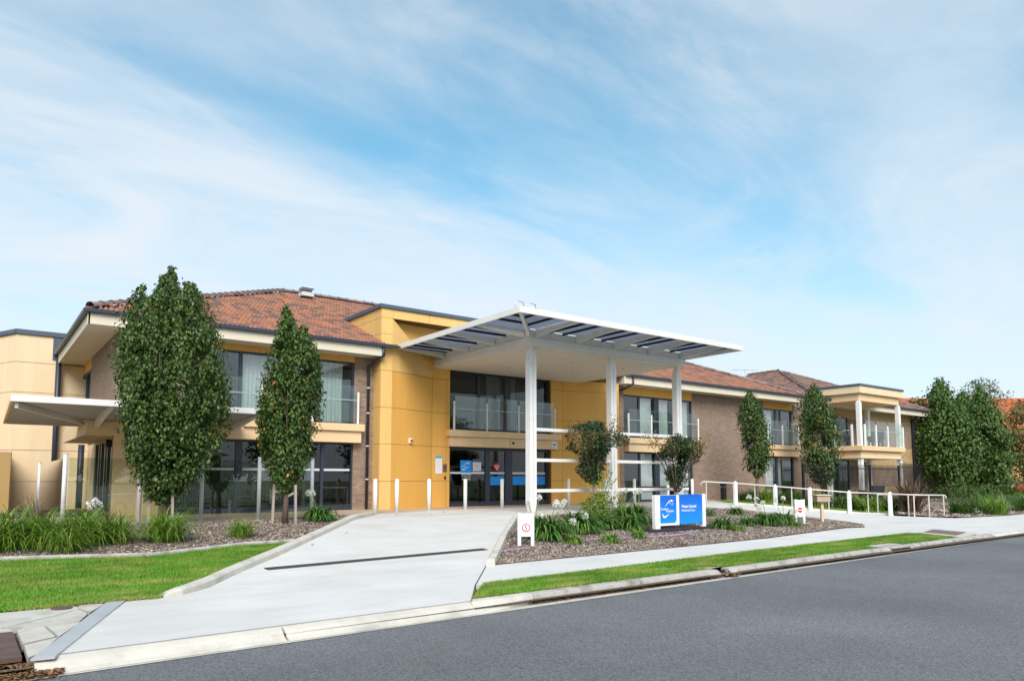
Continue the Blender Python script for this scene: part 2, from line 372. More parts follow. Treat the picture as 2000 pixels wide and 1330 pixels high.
MB().box(-600, 900, -600, 900, -1.3, -1.2).build('ground', 'far_ground', kind='structure')
drape('garden_soil', [(-14, R(-14)+.3), (90, 9.6), (90, 60), (-14, 60)], -.06, 'soil', step=3.0, kind='structure')
mb = MB()
mb.add([(-60, R(-60), ROAD), (160, R(160), ROAD), (160, R(160)-10.2, ROAD), (-60, R(-60)-10.2, ROAD)], [(0,3,2,1)])
mb.build('road', 'asphalt', kind='structure')
# opposite verge (behind the photographer)
mb = MB(); mb.add([(-60, R(-60)-10.2, ROAD+.1), (160, R(160)-10.2, ROAD+.1), (160, -60, ROAD+.1), (-60, -60, ROAD+.1)], [(0,3,2,1)])
mb.build('far_verge', 'far_ground', kind='structure')

DRIVE = [(.66, R(.6)+.27), (5.04, R(5)+.27), (5.83, 8.70), (7.26, 10.50), (9.6, 13.3), (12.05, 16.10), (12.45, 16.5), (13.4, 16.62), (17.0, 17.1), (20.2, 17.2),
         (22.0, 16.6), (22.71, 15.70), (23.45, 13.9), (23.66, 12.93), (23.25, 12.1), (22.32, 11.62), (30.6, 12.3), (30.45, 14.7), (29.97, 16.2), (28.4, 17.1), (27.3, 18.0), (25.4, 18.6), (24.2, 20.9), (22.3, 21.05),
         (16.0, 20.75), (12.0, 20.35), (9.42, 19.15), (9.23, 18.81), (6.9, 15.9), (4.41, 12.80), (3.3, 11.5), (2.62, 10.62), (2.3, 10.3), (1.62, 10.2)]
drape('driveway', DRIVE, 0, 'concrete', skirt=.1, kind='structure')
FOOT = [(5.845, 8.70), (13.78, 9.28), (20.85, 9.62), (21.9, 9.7), (22.6, R(22.6)+.38), (60, R(60)+.38), (90, R(90)+.4), (90, 13.6), (34, 11.9), (30.6, 12.28), (22.3, 11.60), (16.2, 10.95), (7.275, 10.50)]
drape('footpath', FOOT, 0.003, 'concrete', skirt=.1, step=1.0, kind='structure')
drape('forecourt_paving', [(-12, 17.9), (4.4, 18.05), (9.42, 19.17), (12.0, 20.37), (16.0, 20.77), (22.3, 21.07), (24.3, 20.92), (27, 20.9), (36.5, 20.9), (36.5, 22.6), (-12, 22.6)], 0.002, 'tan_paving', skirt=.1, step=1.0, kind='structure')
drape('ramp_path', [(25.5, 18.75), (27.4, 18.15), (28.5, 17.25), (30.1, 16.35), (30.6, 14.8), (31.9, 15.3), (31.2, 17.2), (29.6, 18.2), (28.4, 19.2), (26.4, 20.9), (24.4, 20.9)], .004, 'concrete', skirt=.1, kind='structure')
# saw-cut joints: thin dark strips set into the concrete
def joint(name, pts, w=.012, dz=.005, parent=None, mat='black'):
    m = MB()
    for (x0, y0), (x1, y1) in zip(pts[:-1], pts[1:]):
        n = max(1, int(math.hypot(x1-x0, y1-y0)/.6)); d = Vector((x1-x0, y1-y0, 0)).normalized(); s = Vector((-d.y, d.x, 0))*w/2
        for i in range(n):
            a, b = i/n, (i+1)/n
            p = Vector((x0+(x1-x0)*a, y0+(y1-y0)*a, 0)); q = Vector((x0+(x1-x0)*b, y0+(y1-y0)*b, 0)); p.z = h(p.x, p.y)+dz; q.z = h(q.x, q.y)+dz
            m.add([p-s, q-s, q+s, p+s], [(0,1,2,3)])
    return m.build(name, mat, kind='structure')
joint('joint', [(.66, R(.6)+.275), (5.04, R(5)+.275)], .014, mat='soil'); joint('joint', [(5.04, R(5)+.27), (5.83, 8.70), (7.26, 10.50)], .016, mat='soil')
joint('joint', [(3.2, 11.45), (8.1, 11.55)], .008, mat='kerb_old'); joint('joint', [(4.6, 13.05), (9.4, 13.1)], .008, mat='kerb_old')
for x in (9.6, 12.2, 14.8, 17.4, 20.0, 24.0, 27.0): joint('joint', [(x-.15, 9.0+.065*(x-9.6)+.05), (x+.05, 10.55+.055*(x-9.6))], .008, .008, mat='kerb_old')
joint('joint', [(6.9, 15.9), (11.6, 15.9)], .008, mat='kerb_old'); joint('joint', [(9.3, 18.6), (13.2, 16.65)], .008, mat='kerb_old')
joint('joint', [(22.32, 11.62), (30.6, 12.3)], .01, .008, mat='kerb_old')

# road kerb and gutter
kerb = thing('kerb', 'weathered concrete kerb along the road edge', 'kerb', (0,0,ROAD)); kerb['kind'] = 'structure'; del kerb['category']
pan = MB(); n = 90
for i in range(n):
    x0, x1 = -30 + 1.2*i, -30 + 1.2*(i+1)
    pan.add([(x0, R(x0)-.02, ROAD+.006), (x1, R(x1)-.02, ROAD+.006), (x1, R(x1)+.24, ROAD+.0), (x0, R(x0)+.24, ROAD+.0)], [(0,1,2,3)])
pan.build('gutter', 'kerb_concrete', kind='structure')
def kerb_seg(x0, x1, e0=0., e1=0., lay=False, mat='kerb_old'):
    m = MB(); cols = []; ns = max(2, int((x1-x0)/.25))
    for i in range(ns+1):
        x = x0 + (x1-x0)*i/ns; y = R(x); dr = 0
        if e0 and x-x0 < e0: dr = 1-(x-x0)/e0
        if e1 and x1-x < e1: dr = max(dr, 1-(x1-x)/e1)
        if lay: pr = [(.03, ROAD+.008), (.10, ROAD+.03), (.19, ROAD+.09), (.265, -.505), (.27, ROAD-.05)]
        else:
            zt = -.495 - .0*dr; fx = .20*(1-dr) + .05*dr
            pr = [(fx, ROAD+.004), (fx+.012*(1-dr)+.05*dr, ROAD+.07*(1-dr)+.02*dr), (fx+.025*(1-dr)+.14*dr, zt-.016-.03*dr), (fx+.05*(1-dr)+.19*dr, zt-.004), (.38, zt), (.385, ROAD-.05)]
        cols.append([(x, y+a, z) for a, z in pr])
    k = len(cols[0]); V = [p for c in cols for p in c]
    F = [(i*k+j, (i+1)*k+j, (i+1)*k+j+1, i*k+j+1) for i in range(ns) for j in range(k-1)]
    F += [tuple(reversed(range(k))), tuple(ns*k+j for j in range(k))]
    m.add(V, F); return m.build('kerb_stone', mat, kerb)
g = .012
kerb_seg(.50, 2.62, lay=True, mat='kerb_concrete'); kerb_seg(2.645, 5.0, lay=True, mat='kerb_concrete')
kerb_seg(5.0+g, 6.0, e0=.9, mat='kerb_concrete')
edges = [6.0, 8.1, 10.05]
for a, b in zip(edges[:-1], edges[1:]): kerb_seg(a+g, b, e1=.06 if b == 10.05 else 0)
edges = [10.33, 12.0, 13.9, 15.6, 16.3]
for a, b in zip(edges[:-1], edges[1:]): kerb_seg(a+g, b, e1=.2 if b == 16.3 else 0, e0=.05 if a == 10.33 else 0)
edges = [17.25, 19.2, 21.1, 22.5]
for a, b in zip(edges[:-1], edges[1:]): kerb_seg(a+g, b, e0=.25 if a == 17.25 else 0, e1=1.0 if b == 22.5 else 0)
kerb_seg(22.52, 27, lay=True, mat='kerb_concrete')
for a in np.arange(27, 75, 4): kerb_seg(a+g, a+4)
for a in np.arange(-22, .0, 2.2): kerb_seg(a+g, min(a+2.2, .12))
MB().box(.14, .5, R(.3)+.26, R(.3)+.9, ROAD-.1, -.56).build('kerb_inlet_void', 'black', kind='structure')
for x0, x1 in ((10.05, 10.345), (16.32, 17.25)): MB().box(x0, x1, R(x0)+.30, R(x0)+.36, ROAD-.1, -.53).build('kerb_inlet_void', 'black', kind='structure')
for x0, x1 in ((16.3, 17.26),): MB().box(x0, x1, R(x0)+.19, R(x0)+.39, -.535, -.488).build('kerb_inlet_lintel', 'kerb_old', kind='structure', bevel=.01)
drape('inlet_apron', [(15.9, R(16)+.39), (17.4, R(17.4)+.39), (17.3, 8.45), (16.0, 8.42)], .012, 'slab_old', kind='structure')
drape('inlet_apron', [(9.0, 8.42), (10.0, R(10)+.39), (10.34, R(10.3)+.39), (9.3, 8.45)], .012, 'slab_old', kind='structure')

# driveway edge kerbs
def edge_kerb(name, pts, w, ht, mat, side=1, taper=0):
    m = MB(); P = [Vector((x, y, 0)) for x, y in pts]; fine = []
    for a, b in zip(P[:-1], P[1:]):
        n = max(1, int((b-a).length/.35)); fine += [a.lerp(b, i/n) for i in range(n)]
    fine.append(P[-1]); k = 5; V = []; L0 = 0
    for i, p in enumerate(fine):
        t = (fine[min(i+1, len(fine)-1)] - fine[max(i-1, 0)]).normalized(); s = Vector((-t.y, t.x, 0))*side
        if i: L0 += (p-fine[i-1]).length
        z = h(p.x, p.y); hh = ht*min(1, .25+L0/taper) if taper else ht
        for a, b in ((0, -.05), (.012, hh*.72), (.045, hh), (w, hh), (w, -.08)): q = p + s*a; V.append((q.x, q.y, z+b))
    F = [(i*k+j, (i+1)*k+j, (i+1)*k+j+1, i*k+j+1) for i in range(len(fine)-1) for j in range(k-1)]
    F += [tuple(range(k)), tuple((len(fine)-1)*k+j for j in reversed(range(k)))]
    if side < 0: F = [tuple(reversed(f)) for f in F]
    m.add(V, F); return m
dk = thing('driveway_kerb', 'long concrete kerb between the lawn and the driveway', 'kerb', (2.3,10.3,-.5)); dk['kind'] = 'structure'; del dk['category']
KL = [(2.05, 10.22), (2.3, 10.3), (2.62, 10.62), (3.3, 11.5), (4.41, 12.80), (6.9, 15.9), (9.23, 18.81)]
cuts = [KL[:5], [KL[4], (5.6,14.28)], [(5.6,14.28), KL[5]], [KL[5], (8.1,17.4)], [(8.1,17.4), KL[6]]]
for i, c in enumerate(cuts):
    if i: d = (Vector(c[1])-Vector(c[0])).normalized()*.012; c = [(c[0][0]+d.x, c[0][1]+d.y), c[1]]
    edge_kerb('kerb_stone', c, .15, .105, 'kerb_concrete', 1, .5 if i == 0 else 0).build('kerb_stone', 'kerb_concrete', dk)
dk2 = thing('garden_kerb', 'pale concrete kerb between driveway and sign garden', 'kerb', (7.3,10.5,-.5)); dk2['kind'] = 'structure'; del dk2['category']
for c in ([(7.22, 10.46), (9.6, 13.3)], [(9.61, 13.312), (12.05, 16.10), (12.30, 16.32), (12.75, 16.42)], [(12.76, 16.422), (14.2, 16.55)]):
    edge_kerb('kerb_stone', c, .16, .13, 'kerb_concrete', -1).build('kerb_stone', 'kerb_concrete', dk2)
edge_kerb('ramp_kerb', [(25.6, 18.72), (27.35, 18.05), (28.45, 17.15), (30.0, 16.27), (30.5, 14.75)], .1, .10, 'concrete', 1).build('ramp_kerb', 'concrete', kind='structure')
edge_kerb('garden_edging', [(23.3, 12.1), (23.66, 12.93), (23.45, 13.9), (22.71, 15.70), (22.0, 16.6)], .08, .05, 'kerb_old', 1).build('garden_edging', 'kerb_old', kind='structure')
edge_kerb('garden_edging', [(-12, 13.95), (.41, 13.80), (2.5, 13.42), (4.2, 14.0), (5.15, 14.06)], .06, .07, 'kerb_old', 1).build('garden_edging', 'kerb_old', kind='structure')

# left footpath pieces beside the steel plate
slabs = thing('old_footpath', 'cracked old concrete footpath slabs left of the steel plate', 'footpath', (0,9,-.5)); slabs['kind'] = 'structure'; del slabs['category']
P0 = lambda t: (.5+ (1.40-.5)*t, 7.45 + (10.15-7.45)*t)       # left edge of the plate
SL = [[(-12, 9.12), (.33, 9.10), (.86, 9.62), (1.12, 9.96), (1.06, 10.13), (.3, 10.13), (-12, 10.15)],
      [(1.09, 9.93), (1.15, 9.55), (1.36, 10.08), (1.33, 10.15), (1.1, 10.15)],
      [(.34, 9.06), (.655, 9.0), (.99, 9.0), (1.12, 9.48), (1.06, 9.84), (.87, 9.57)],
      [(.44, 8.86), (.66, 8.97), (.72, 8.3), (.45, 8.1)],
      [(.69, 8.97), (.75, 8.3), (.98, 8.93)],
      [(.46, 8.06), (.74, 8.27), (.55, 7.6), (.46, 7.5)],
      [(-12, 9.08), (.31, 9.07), (.40, 8.9), (-12, 8.9)],
      [(-12, 8.86), (-.9, 8.86), (-.9, 7.58), (-12, 7.2)]]
for p in SL: drape('slab', p, rdm(len(p)*7+int(p[1][1]*100)).uniform(0, .008), 'slab_old', slabs, step=1.5, skirt=.06)
tag(drape('pit_cover', [(-.88, 8.84), (.40, 8.84), (.42, 7.55), (-.88, 7.5)], .003, 'rust_iron', step=1, skirt=.04), 'rusty brown iron pit cover beside the old footpath slabs', 'pit cover')
tag(drape('steel_cover_plate', [(.47, 7.36), (.64, 7.34), (1.60, 10.17), (1.40, 10.17)], .014, 'steel_plate', step=3, skirt=.02), 'long grey steel cover plate crossing the footpath diagonally', 'cover plate')
m = MB(); c = Vector((.92, 10.03, -.492)); m.tube([c-Vector((0,0,.02)), c+Vector((0,0,.006))], .11, 20); m.build('service_lid', 'rust_iron', label='small round rusty service lid set in the footpath by the lawn', cat='service lid')
tag(drape('stormwater_cover', [(21.75, 9.62), (23.1, 9.95), (22.6, 8.85), (21.2, 8.55)], .012, 'pit_lid', step=2, skirt=.03), 'dark brown stormwater pit lid at the end of the grass verge', 'pit lid')
drape('pit_surround', [(21.5, 9.72), (23.5, 10.1), (22.95, 8.62), (20.7, R(20.7)+.4)], .006, 'kerb_concrete', step=2, skirt=.03, kind='structure')
# trench grate across the driveway
ga, gb = Vector((3.84, 11.72, 0)), Vector((8.33, 12.08, 0)); gd = (gb-ga).normalized(); gs = Vector((-gd.y, gd.x, 0))
tg = thing('trench_grate', 'narrow dark metal trench grate across the concrete driveway', 'drain grate', (6.1, 11.9, h(6.1,11.9)))
def gp(t, s, dz): p = ga.lerp(gb, t) + gs*s; return (p.x, p.y, h(p.x, p.y)+dz)
m = MB(); m.add([gp(0,-.085,.004), gp(1,-.085,.004), gp(1,.085,.004), gp(0,.085,.004)], [(0,1,2,3)]); m.build('channel', 'black', tg)
m = MB()
for s in (-.08, .08): m.beam(gp(0,s,.006), gp(1,s,.006), .016, .012)
m.build('frame', 'grate', tg)
m = MB()
for i in range(151): m.beam(gp(i/150,-.075,.006), gp(i/150,.075,.006), .011, .010)
for s in (-.04, 0, .04): m.beam(gp(0,s,.004), gp(1,s,.004), .006, .008)
o = m.build('bars', 'grate', tg); o['kind'] = 'stuff'

# lawns and beds
VERGE = [(5.14, R(5.1)+.385), (5.95, 8.66), (13.78, 9.25), (20.8, 9.58), (20.35, R(20.3)+.39), (17.45, R(17.4)+.39), (17.35, 8.47), (15.9, 8.44), (15.9, R(15.9)+.39), (10.4, R(10.4)+.39), (9.32, 8.47), (8.95, 8.44), (9.98, R(10)+.39)]
LAWN = [(-12, 10.17), (2.0, 10.17), (2.2, 10.42), (2.5, 10.78), (3.17, 11.62), (4.27, 12.92), (5.1, 13.95), (4.2, 13.95), (2.5, 13.36), (.41, 13.75), (-12, 13.9)]
BEDL = [(-12, 13.98), (.41, 13.86), (2.5, 13.48), (4.2, 14.06), (5.2, 14.1), (6.75, 16.0), (9.1, 18.85), (9.2, 19.0), (4.4, 17.98), (-12, 17.85)]
BEDR = [(7.42, 10.5), (16.2, 10.98), (22.25, 11.63), (23.2, 12.15), (23.58, 12.93), (23.36, 13.88), (22.63, 15.66), (21.95, 16.5), (20.2, 17.1), (17.0, 17.0), (14.2, 16.4), (12.78, 16.26), (12.35, 16.12), (9.73, 13.2)]
LAWN2 = [(26.6, 19.6), (28.55, 18.4), (29.75, 17.4), (31.3, 16.3), (31.6, 15.4), (33.6, 16.2), (33.2, 17.8), (31, 19.4), (28.6, 20.7), (26.8, 20.8)]
BEDX = [(28.7, 20.85), (31.1, 19.5), (33.3, 17.9), (33.7, 16.1), (31.8, 15.2), (31.0, 13.2), (31.4, 12.35), (34, 12.0), (62, 13.0), (62, 22), (36.6, 22), (36.4, 20.85)]
LAWN3 = [(62, 13.4), (90, 14), (90, 40), (52, 40), (52, 24), (62, 22)]
for nm, p, mt in (('lawn', LAWN, 'grass_base'), ('verge', VERGE, 'grass_base'), ('lawn', LAWN2, 'grass_base'), ('lawn', LAWN3, 'grass_base'), ('garden_bed', BEDL, 'mulch_base'), ('garden_bed', BEDR, 'mulch_base'), ('garden_bed', BEDX, 'mulch_base')):
    drape(nm, p, .012, mt, step=.9, kind='structure')
def grass(name, poly, dens, seed, hgt=.05, wid=.007):
    rs = np.random.RandomState(seed); X, Y = scatter(poly, dens, rs); n = len(X); Z = hv(X, Y)+.010
    a = rs.uniform(0, 6.283, n); hh = hgt*rs.uniform(.55, 1.25, n); lx = rs.normal(0, .35, n)*hh; ly = rs.normal(0, .35, n)*hh
    w_ = wid*rs.uniform(.7, 1.3, n)
    V = np.empty((n, 3, 3)); V[:,0] = np.c_[X-np.cos(a)*w_, Y-np.sin(a)*w_, Z]; V[:,1] = np.c_[X+np.cos(a)*w_, Y+np.sin(a)*w_, Z]; V[:,2] = np.c_[X+lx, Y+ly, Z+hh]
    return npmesh(name, V.reshape(-1,3), np.arange(3*n).reshape(-1,3), 'grass', kind='stuff')
visL = [(-2.0, 10.13)] + LAWN[1:-1] + [(-2.0, 13.8)]
grass('lawn_grass', visL, 5200, 1, .042); grass('lawn_grass', [(-12,10.2), (-2,10.17), (-2,13.8), (-12,13.9)], 600, 2, wid=.012)
grass('verge_grass', VERGE, 5200, 3, .042); grass('lawn_grass', LAWN2, 900, 4, .06, .010); grass('lawn_grass', LAWN3, 60, 5, .10, .03)
rs = np.random.RandomState(8)      # ragged grass fringe over hard edges
def fringe(pts, seed):
    rs = np.random.RandomState(seed); xs = []; ys = []
    for (x0,y0),(x1,y1) in zip(pts[:-1], pts[1:]):
        n = int(math.hypot(x1-x0,y1-y0)*170); t = rs.rand(n); xs.append(x0+(x1-x0)*t); ys.append(y0+(y1-y0)*t+rs.normal(0,.022,n))
    X = np.concatenate(xs); Y = np.concatenate(ys); n = len(X); a = rs.uniform(0,6.283,n); hh = rs.uniform(.02,.05,n); Z = hv(X,Y)+.004
    V = np.empty((n,3,3)); V[:,0] = np.c_[X-np.cos(a)*.006,Y-np.sin(a)*.006,Z]; V[:,1] = np.c_[X+np.cos(a)*.006,Y+np.sin(a)*.006,Z]; V[:,2] = np.c_[X+rs.normal(0,.02,n),Y+rs.normal(0,.02,n),Z+hh]
    npmesh('grass_fringe', V.reshape(-1,3), np.arange(3*n).reshape(-1,3), 'grass', kind='stuff')
fringe([(-3, 10.15), (2.0, 10.15)], 21); fringe([(5.95, 8.69), (13.78, 9.27), (20.8, 9.6)], 22); fringe([(5.14, 7.74), (10, 7.89)], 23); fringe([(10.4, 7.91), (16, 8.1)], 24); fringe([(2.45,10.72),(4.2,12.85),(5.1,13.95)], 25)
def chips(name, poly, dens, seed, size=.03, mat='mulch_chip', lift=.014):
    rs = np.random.RandomState(seed); X, Y = scatter(poly, dens, rs); n = len(X); Z = hv(X, Y) + lift + rs.uniform(0, .016, n)
    a = rs.uniform(0, 6.283, n); l = size*rs.uniform(.5, 1.5, n); w_ = l*rs.uniform(.25, .6, n); t1 = rs.normal(0, .35, n); t2 = rs.normal(0, .35, n)
    ux = np.c_[np.cos(a)*l, np.sin(a)*l, t1*l]; uy = np.c_[-np.sin(a)*w_, np.cos(a)*w_, t2*w_]; Cn = np.c_[X, Y, Z]
    V = np.stack([Cn-ux-uy, Cn+ux-uy*.7, Cn+ux*.9+uy, Cn-ux+uy*.8], 1).reshape(-1,3)
    return npmesh(name, V, np.arange(4*n).reshape(-1,4), mat, kind='stuff')
chips('mulch', BEDR, 1500, 31, .017); chips('mulch', [(-1.2, 13.95)] + BEDL[1:-1] + [(-1.2, 17.85)], 1400, 32, .017); chips('mulch', [BEDL[0], (-1.2,13.9), (-1.2,17.9), BEDL[-1]], 60, 34, .05)
chips('mulch', [(28.7, 20.8), (33.3, 17.9), (33.7, 16.1), (31.8, 15.2), (31, 13.2), (31.4, 12.4), (44, 12.6), (44, 17), (36, 20.7)], 90, 33, .05)
# leaf litter in the gutter and at the inlets
def litter(name, pts, wid, dens, seed, size=.018, z=ROAD+.012, zr=.02):
    rs = np.random.RandomState(seed); xs = []; ys = []
    for (x0,y0),(x1,y1) in zip(pts[:-1], pts[1:]):
        n = int(math.hypot(x1-x0,y1-y0)*dens); t = rs.rand(n); xs.append(x0+(x1-x0)*t); ys.append(y0+(y1-y0)*t+np.abs(rs.normal(0,wid,n))*-1)
    X = np.concatenate(xs); Y = np.concatenate(ys); n = len(X); a = rs.uniform(0,6.283,n); l = size*rs.uniform(.4,1.6,n); w_ = l*rs.uniform(.2,.7,n)
    ux = np.c_[np.cos(a)*l,np.sin(a)*l,rs.normal(0,.3,n)*l]; uy = np.c_[-np.sin(a)*w_,np.cos(a)*w_,rs.normal(0,.3,n)*w_]; Cn = np.c_[X,Y,z+rs.uniform(0,zr,n)]
    npmesh(name, np.stack([Cn-ux-uy,Cn+ux-uy,Cn+ux+uy,Cn-ux+uy],1).reshape(-1,3), np.arange(4*n).reshape(-1,4), 'dry_leaf', kind='stuff')
litter('leaf_litter', [(5.9, R(5.9)+.215), (10.0, R(10)+.215)], .045, 420, 41, .013); litter('leaf_litter', [(10.05, R(10.1)+.28), (10.4, R(10.3)+.25)], .10, 900, 42, .02, zr=.05)
litter('leaf_litter', [(10.4, R(10.4)+.215), (14.5, R(14.5)+.215)], .03, 260, 43, .012); litter('leaf_litter', [(-2.5, R(-2.5)+.2), (.70, R(.7)+.10)], .07, 2200, 44, .011, zr=.04); litter('leaf_litter', [(.14, R(.3)+.45), (.5, R(.4)+.4)], .10, 3000, 45, .013, zr=.06)
# single fallen leaves on the driveway
rr = rdm(5)
FL = [(10.3,17.6,'bright orange fallen leaf in the middle of the driveway'), (6.6,14.9,'brown fallen leaf beside the middle of the left driveway kerb'), (5.35,13.65,'brown fallen leaf beside the kerb nearest the lawn tip'), (9.6,18.3,'brown fallen leaf near the first white bollard'), (12.9,19.4,'brown fallen leaf before the third white bollard'), (14.4,19.8,'brown fallen leaf right of the fourth white bollard'), (11.5,18.9,'brown fallen leaf between the second and third bollards')]
for i, (x, y, lab) in enumerate(FL):
    a = rr.uniform(0,6); z = h(x,y)+.016; m = MB(); d = Vector((math.cos(a), math.sin(a), 0)); s = Vector((-d.y, d.x, 0)); p = Vector((x,y,z))
    m.add([p-d*.05, p+s*.026+Vector((0,0,.012)), p+d*.05, p-s*.026+Vector((0,0,.016))], [(0,3,2,1)])
    m.build('fallen_leaf', 'leaf_orange' if i == 0 else 'dry_leaf', label=lab, cat='leaf', group='fallen leaves on the driveway')
# ------------------------------------------------------------------ building helpers
YF = 22.28
def curtain_mesh(xa, xb, z0, z1, Y, seed, amp=.045, period=.13):
    r = rdm(seed); n = max(6, int((xb-xa)/.03)); V = []; F = []; ph = r.uniform(0, 6)
    for i in range(n+1):
        x = xa+(xb-xa)*i/n; y = Y + amp*math.sin(ph+x*6.283/period+.8*math.sin(x*9+ph)) + .02*math.sin(x*31)
        V += [(x, y*1.0, z0), (x + .02*math.sin(x*7), Y+(y-Y)*.75, (z0+z1)/2), (x, Y+(y-Y)*.5, z1)]
    for i in range(n):
        a = i*3; F += [(a, a+3, a+4, a+1), (a+1, a+4, a+5, a+2)]
    return MB().add(V, F)
def window(parent, x0, x1, z0, z1, Y, mull=(), trans=(), fw=.06, fd=.10, mw=.06, curt=(), gm='pane', mat='navy', name='window', bottom=None, tw=.05, strip=None, label=None):
    m = MB(); bt = bottom or fw
    m.box(x0, x0+fw, Y-fd/2, Y+fd/2, z0, z1); m.box(x1-fw, x1, Y-fd/2, Y+fd/2, z0, z1)
    m.box(x0+fw, x1-fw, Y-fd/2, Y+fd/2, z0, z0+bt); m.box(x0+fw, x1-fw, Y-fd/2, Y+fd/2, z1-fw, z1)
    xs = [x0+fw]
    for q in mull:
        c, w_ = q if isinstance(q, tuple) else (q, mw)
        m.box(c-w_/2, c+w_/2, Y-fd/2+.012, Y+fd/2, z0+bt, z1-fw); xs += [c-w_/2, c+w_/2]
    xs.append(x1-fw); bays = [(xs[i], xs[i+1]) for i in range(0, len(xs), 2)]
    zs = [z0+bt]
    for q in trans: zs += [q-tw/2, q+tw/2]
    zs.append(z1-fw); rows = [(zs[i], zs[i+1]) for i in range(0, len(zs), 2)]
    for a, b in bays:
        for q in trans: m.box(a, b, Y-fd/2+.014, Y+fd/2, q-tw/2, q+tw/2)
    o = m.build(name, mat, parent)
    if label: o['label'] = label
    for a, b in bays:
        for c, d in rows: MB().box(a, b, Y-.006, Y+.006, c, d).build('pane', gm, o)
    if strip:
        for a, b in bays: MB().box(a+.02, b-.02, Y-.0105, Y-.0075, strip, strip+.07).build('safety_strip', 'print_pale', o)
    for i, c in enumerate(curt): curtain_mesh(c[0], c[1], z0+.05, z1-.02, Y+.13, int(c[0]*91)+i).build('curtain', c[2] if len(c) > 2 else 'curtain', o, smooth=True)
    return o
BW, BH, BG = .23, .076, .010
def brick_run(m, a0, a1, z0, z1, put):
    rows = int(round((z1-z0)/(BH+BG)))
    for j in range(rows):
        za = z0 + j*(BH+BG) + BG/2; zb = min(za+BH, z1-.004); x = a0 - (BW+BG)/2*(j % 2)
        while x < a1-.02:
            xa, xb = max(x, a0)+.004, min(x+BW, a1)-.004
            if xb-xa > .03: put(m, xa, xb, za, zb)
            x += BW+BG
def bricks_x(a0, a1, z0, z1, Y, proud=.009):
    m = MB()
    def put(m, xa, xb, za, zb):
        y = Y-proud
        m.add([(xa,y,za),(xb,y,za),(xb,y,zb),(xa,y,zb),(xa,Y+.01,za),(xb,Y+.01,za),(xb,Y+.01,zb),(xa,Y+.01,zb)], [(0,1,2,3),(1,5,6,2),(3,2,6,7),(4,0,3,7),(4,5,1,0)])
    brick_run(m, a0, a1, z0, z1, put); return m
def bricks_y(a0, a1, z0, z1, X, proud=.009):
    m = MB()
    def put(m, ya, yb, za, zb):
        x = X-proud
        m.add([(x,ya,za),(x,yb,za),(x,yb,zb),(x,ya,zb),(X+.01,ya,za),(X+.01,yb,za),(X+.01,yb,zb),(X+.01,ya,zb)], [(0,3,2,1),(1,2,6,5),(3,7,6,2),(4,7,3,0),(4,0,1,5)])
    brick_run(m, a0, a1, z0, z1, put); return m
TW, TL = .26, .335
def tile_roof(O, ex, eu, poly, mat, parent, name='roof_tiles', skip=None, prof=((0,.0),(.13,.045),(.25,.058),(.38,.012),(.5,.0),(.63,.045),(.75,.058),(.88,.012),(1,.0))):
    O, ex, eu = Vector(O), Vector(ex).normalized(), Vector(eu).normalized(); nz = ex.cross(eu).normalized()
    if nz.z < 0: nz = -nz
    ss = [p[0] for p in poly]; ts = [p[1] for p in poly]; V = []; F = []; rr = rdm(int(O.x*13+O.y)); k = len(prof)
    s_ = np.arange(min(ss), max(ss), TW)+TW/2; t_ = np.arange(min(ts), max(ts), TL)+TL/2
    S, T = np.meshgrid(s_, t_); ok = inpoly(poly, S, T)
    for j in range(S.shape[0]):
        for i in range(S.shape[1]):
            if not ok[j, i]: continue
            s0, t0 = S[j,i]-TW/2, T[j,i]-TL/2
            if skip and skip(O + ex*S[j,i] + eu*T[j,i]): continue
            o = len(V); jz = rr.uniform(-.004, .004); jt = rr.uniform(-.008, .008)
            for tt, up in ((t0-.03+jt, .038+jz), (t0+TL+.02, .004)):
                for a, b in prof: V.append(O + ex*(s0+a*TW*1.03) + eu*tt + nz*(b+up))
            for a, b in prof: V.append(O + ex*(s0+a*TW*1.03) + eu*(t0-.028+jt) + nz*(b+.010))
            for q in range(k-1):
                F.append((o+q, o+q+1, o+k+q+1, o+k+q)); F.append((o+2*k+q, o+2*k+q+1, o+q+1, o+q))
    ob = npmesh(name, np.array([tuple(v) for v in V]), F, mat, parent); ob['kind'] = 'stuff'; return ob
RIDGE_ME = None
def ridge_run(p, q, parent, mat='ridge', step=.40, r=.13, dz=.05):
    global RIDGE_ME
    if RIDGE_ME is None:
        m = MB(); n = 6; V = []
        for x, rr_ in ((0, r), (.06, r), (.06, r*.88), (.44, r*.82)):
            for k in range(n+1):
                a = math.pi*k/n; V.append((x, math.cos(a)*rr_, math.sin(a)*rr_))
        F = [(i*(n+1)+k, (i+1)*(n+1)+k, (i+1)*(n+1)+k+1, i*(n+1)+k+1) for i in range(3) for k in range(n)]
        RIDGE_ME = bpy.data.meshes.new('ridge_tile'); RIDGE_ME.from_pydata(V, [], F); RIDGE_ME.materials.append(M[mat])
    p, q = Vector(p), Vector(q); d = (q-p).normalized(); s = d.cross(Vector((0,0,1))).normalized(); u = s.cross(d).normalized()
    R3 = Matrix((d, -s, u)).transposed().to_4x4(); n = int((q-p).length/step)
    for i in range(n):
        o = bpy.data.objects.new('ridge_tile', RIDGE_ME); COL.objects.link(o); o.parent = parent
        o.matrix_local = Matrix.Translation(p + d*i*step + Vector((0,0,dz-.06))) @ R3
def downpipe(parent, pts, r=.045, clips=()):
    o = MB().tube(pts, r, 10).build('downpipe', 'navy', parent, smooth=True)
    for c in clips:
        c = Vector(c); MB().tube([c-Vector((0,0,.02)), c+Vector((0,0,.02))], r+.008, 10).build('clip', 'galv', o)
    return o

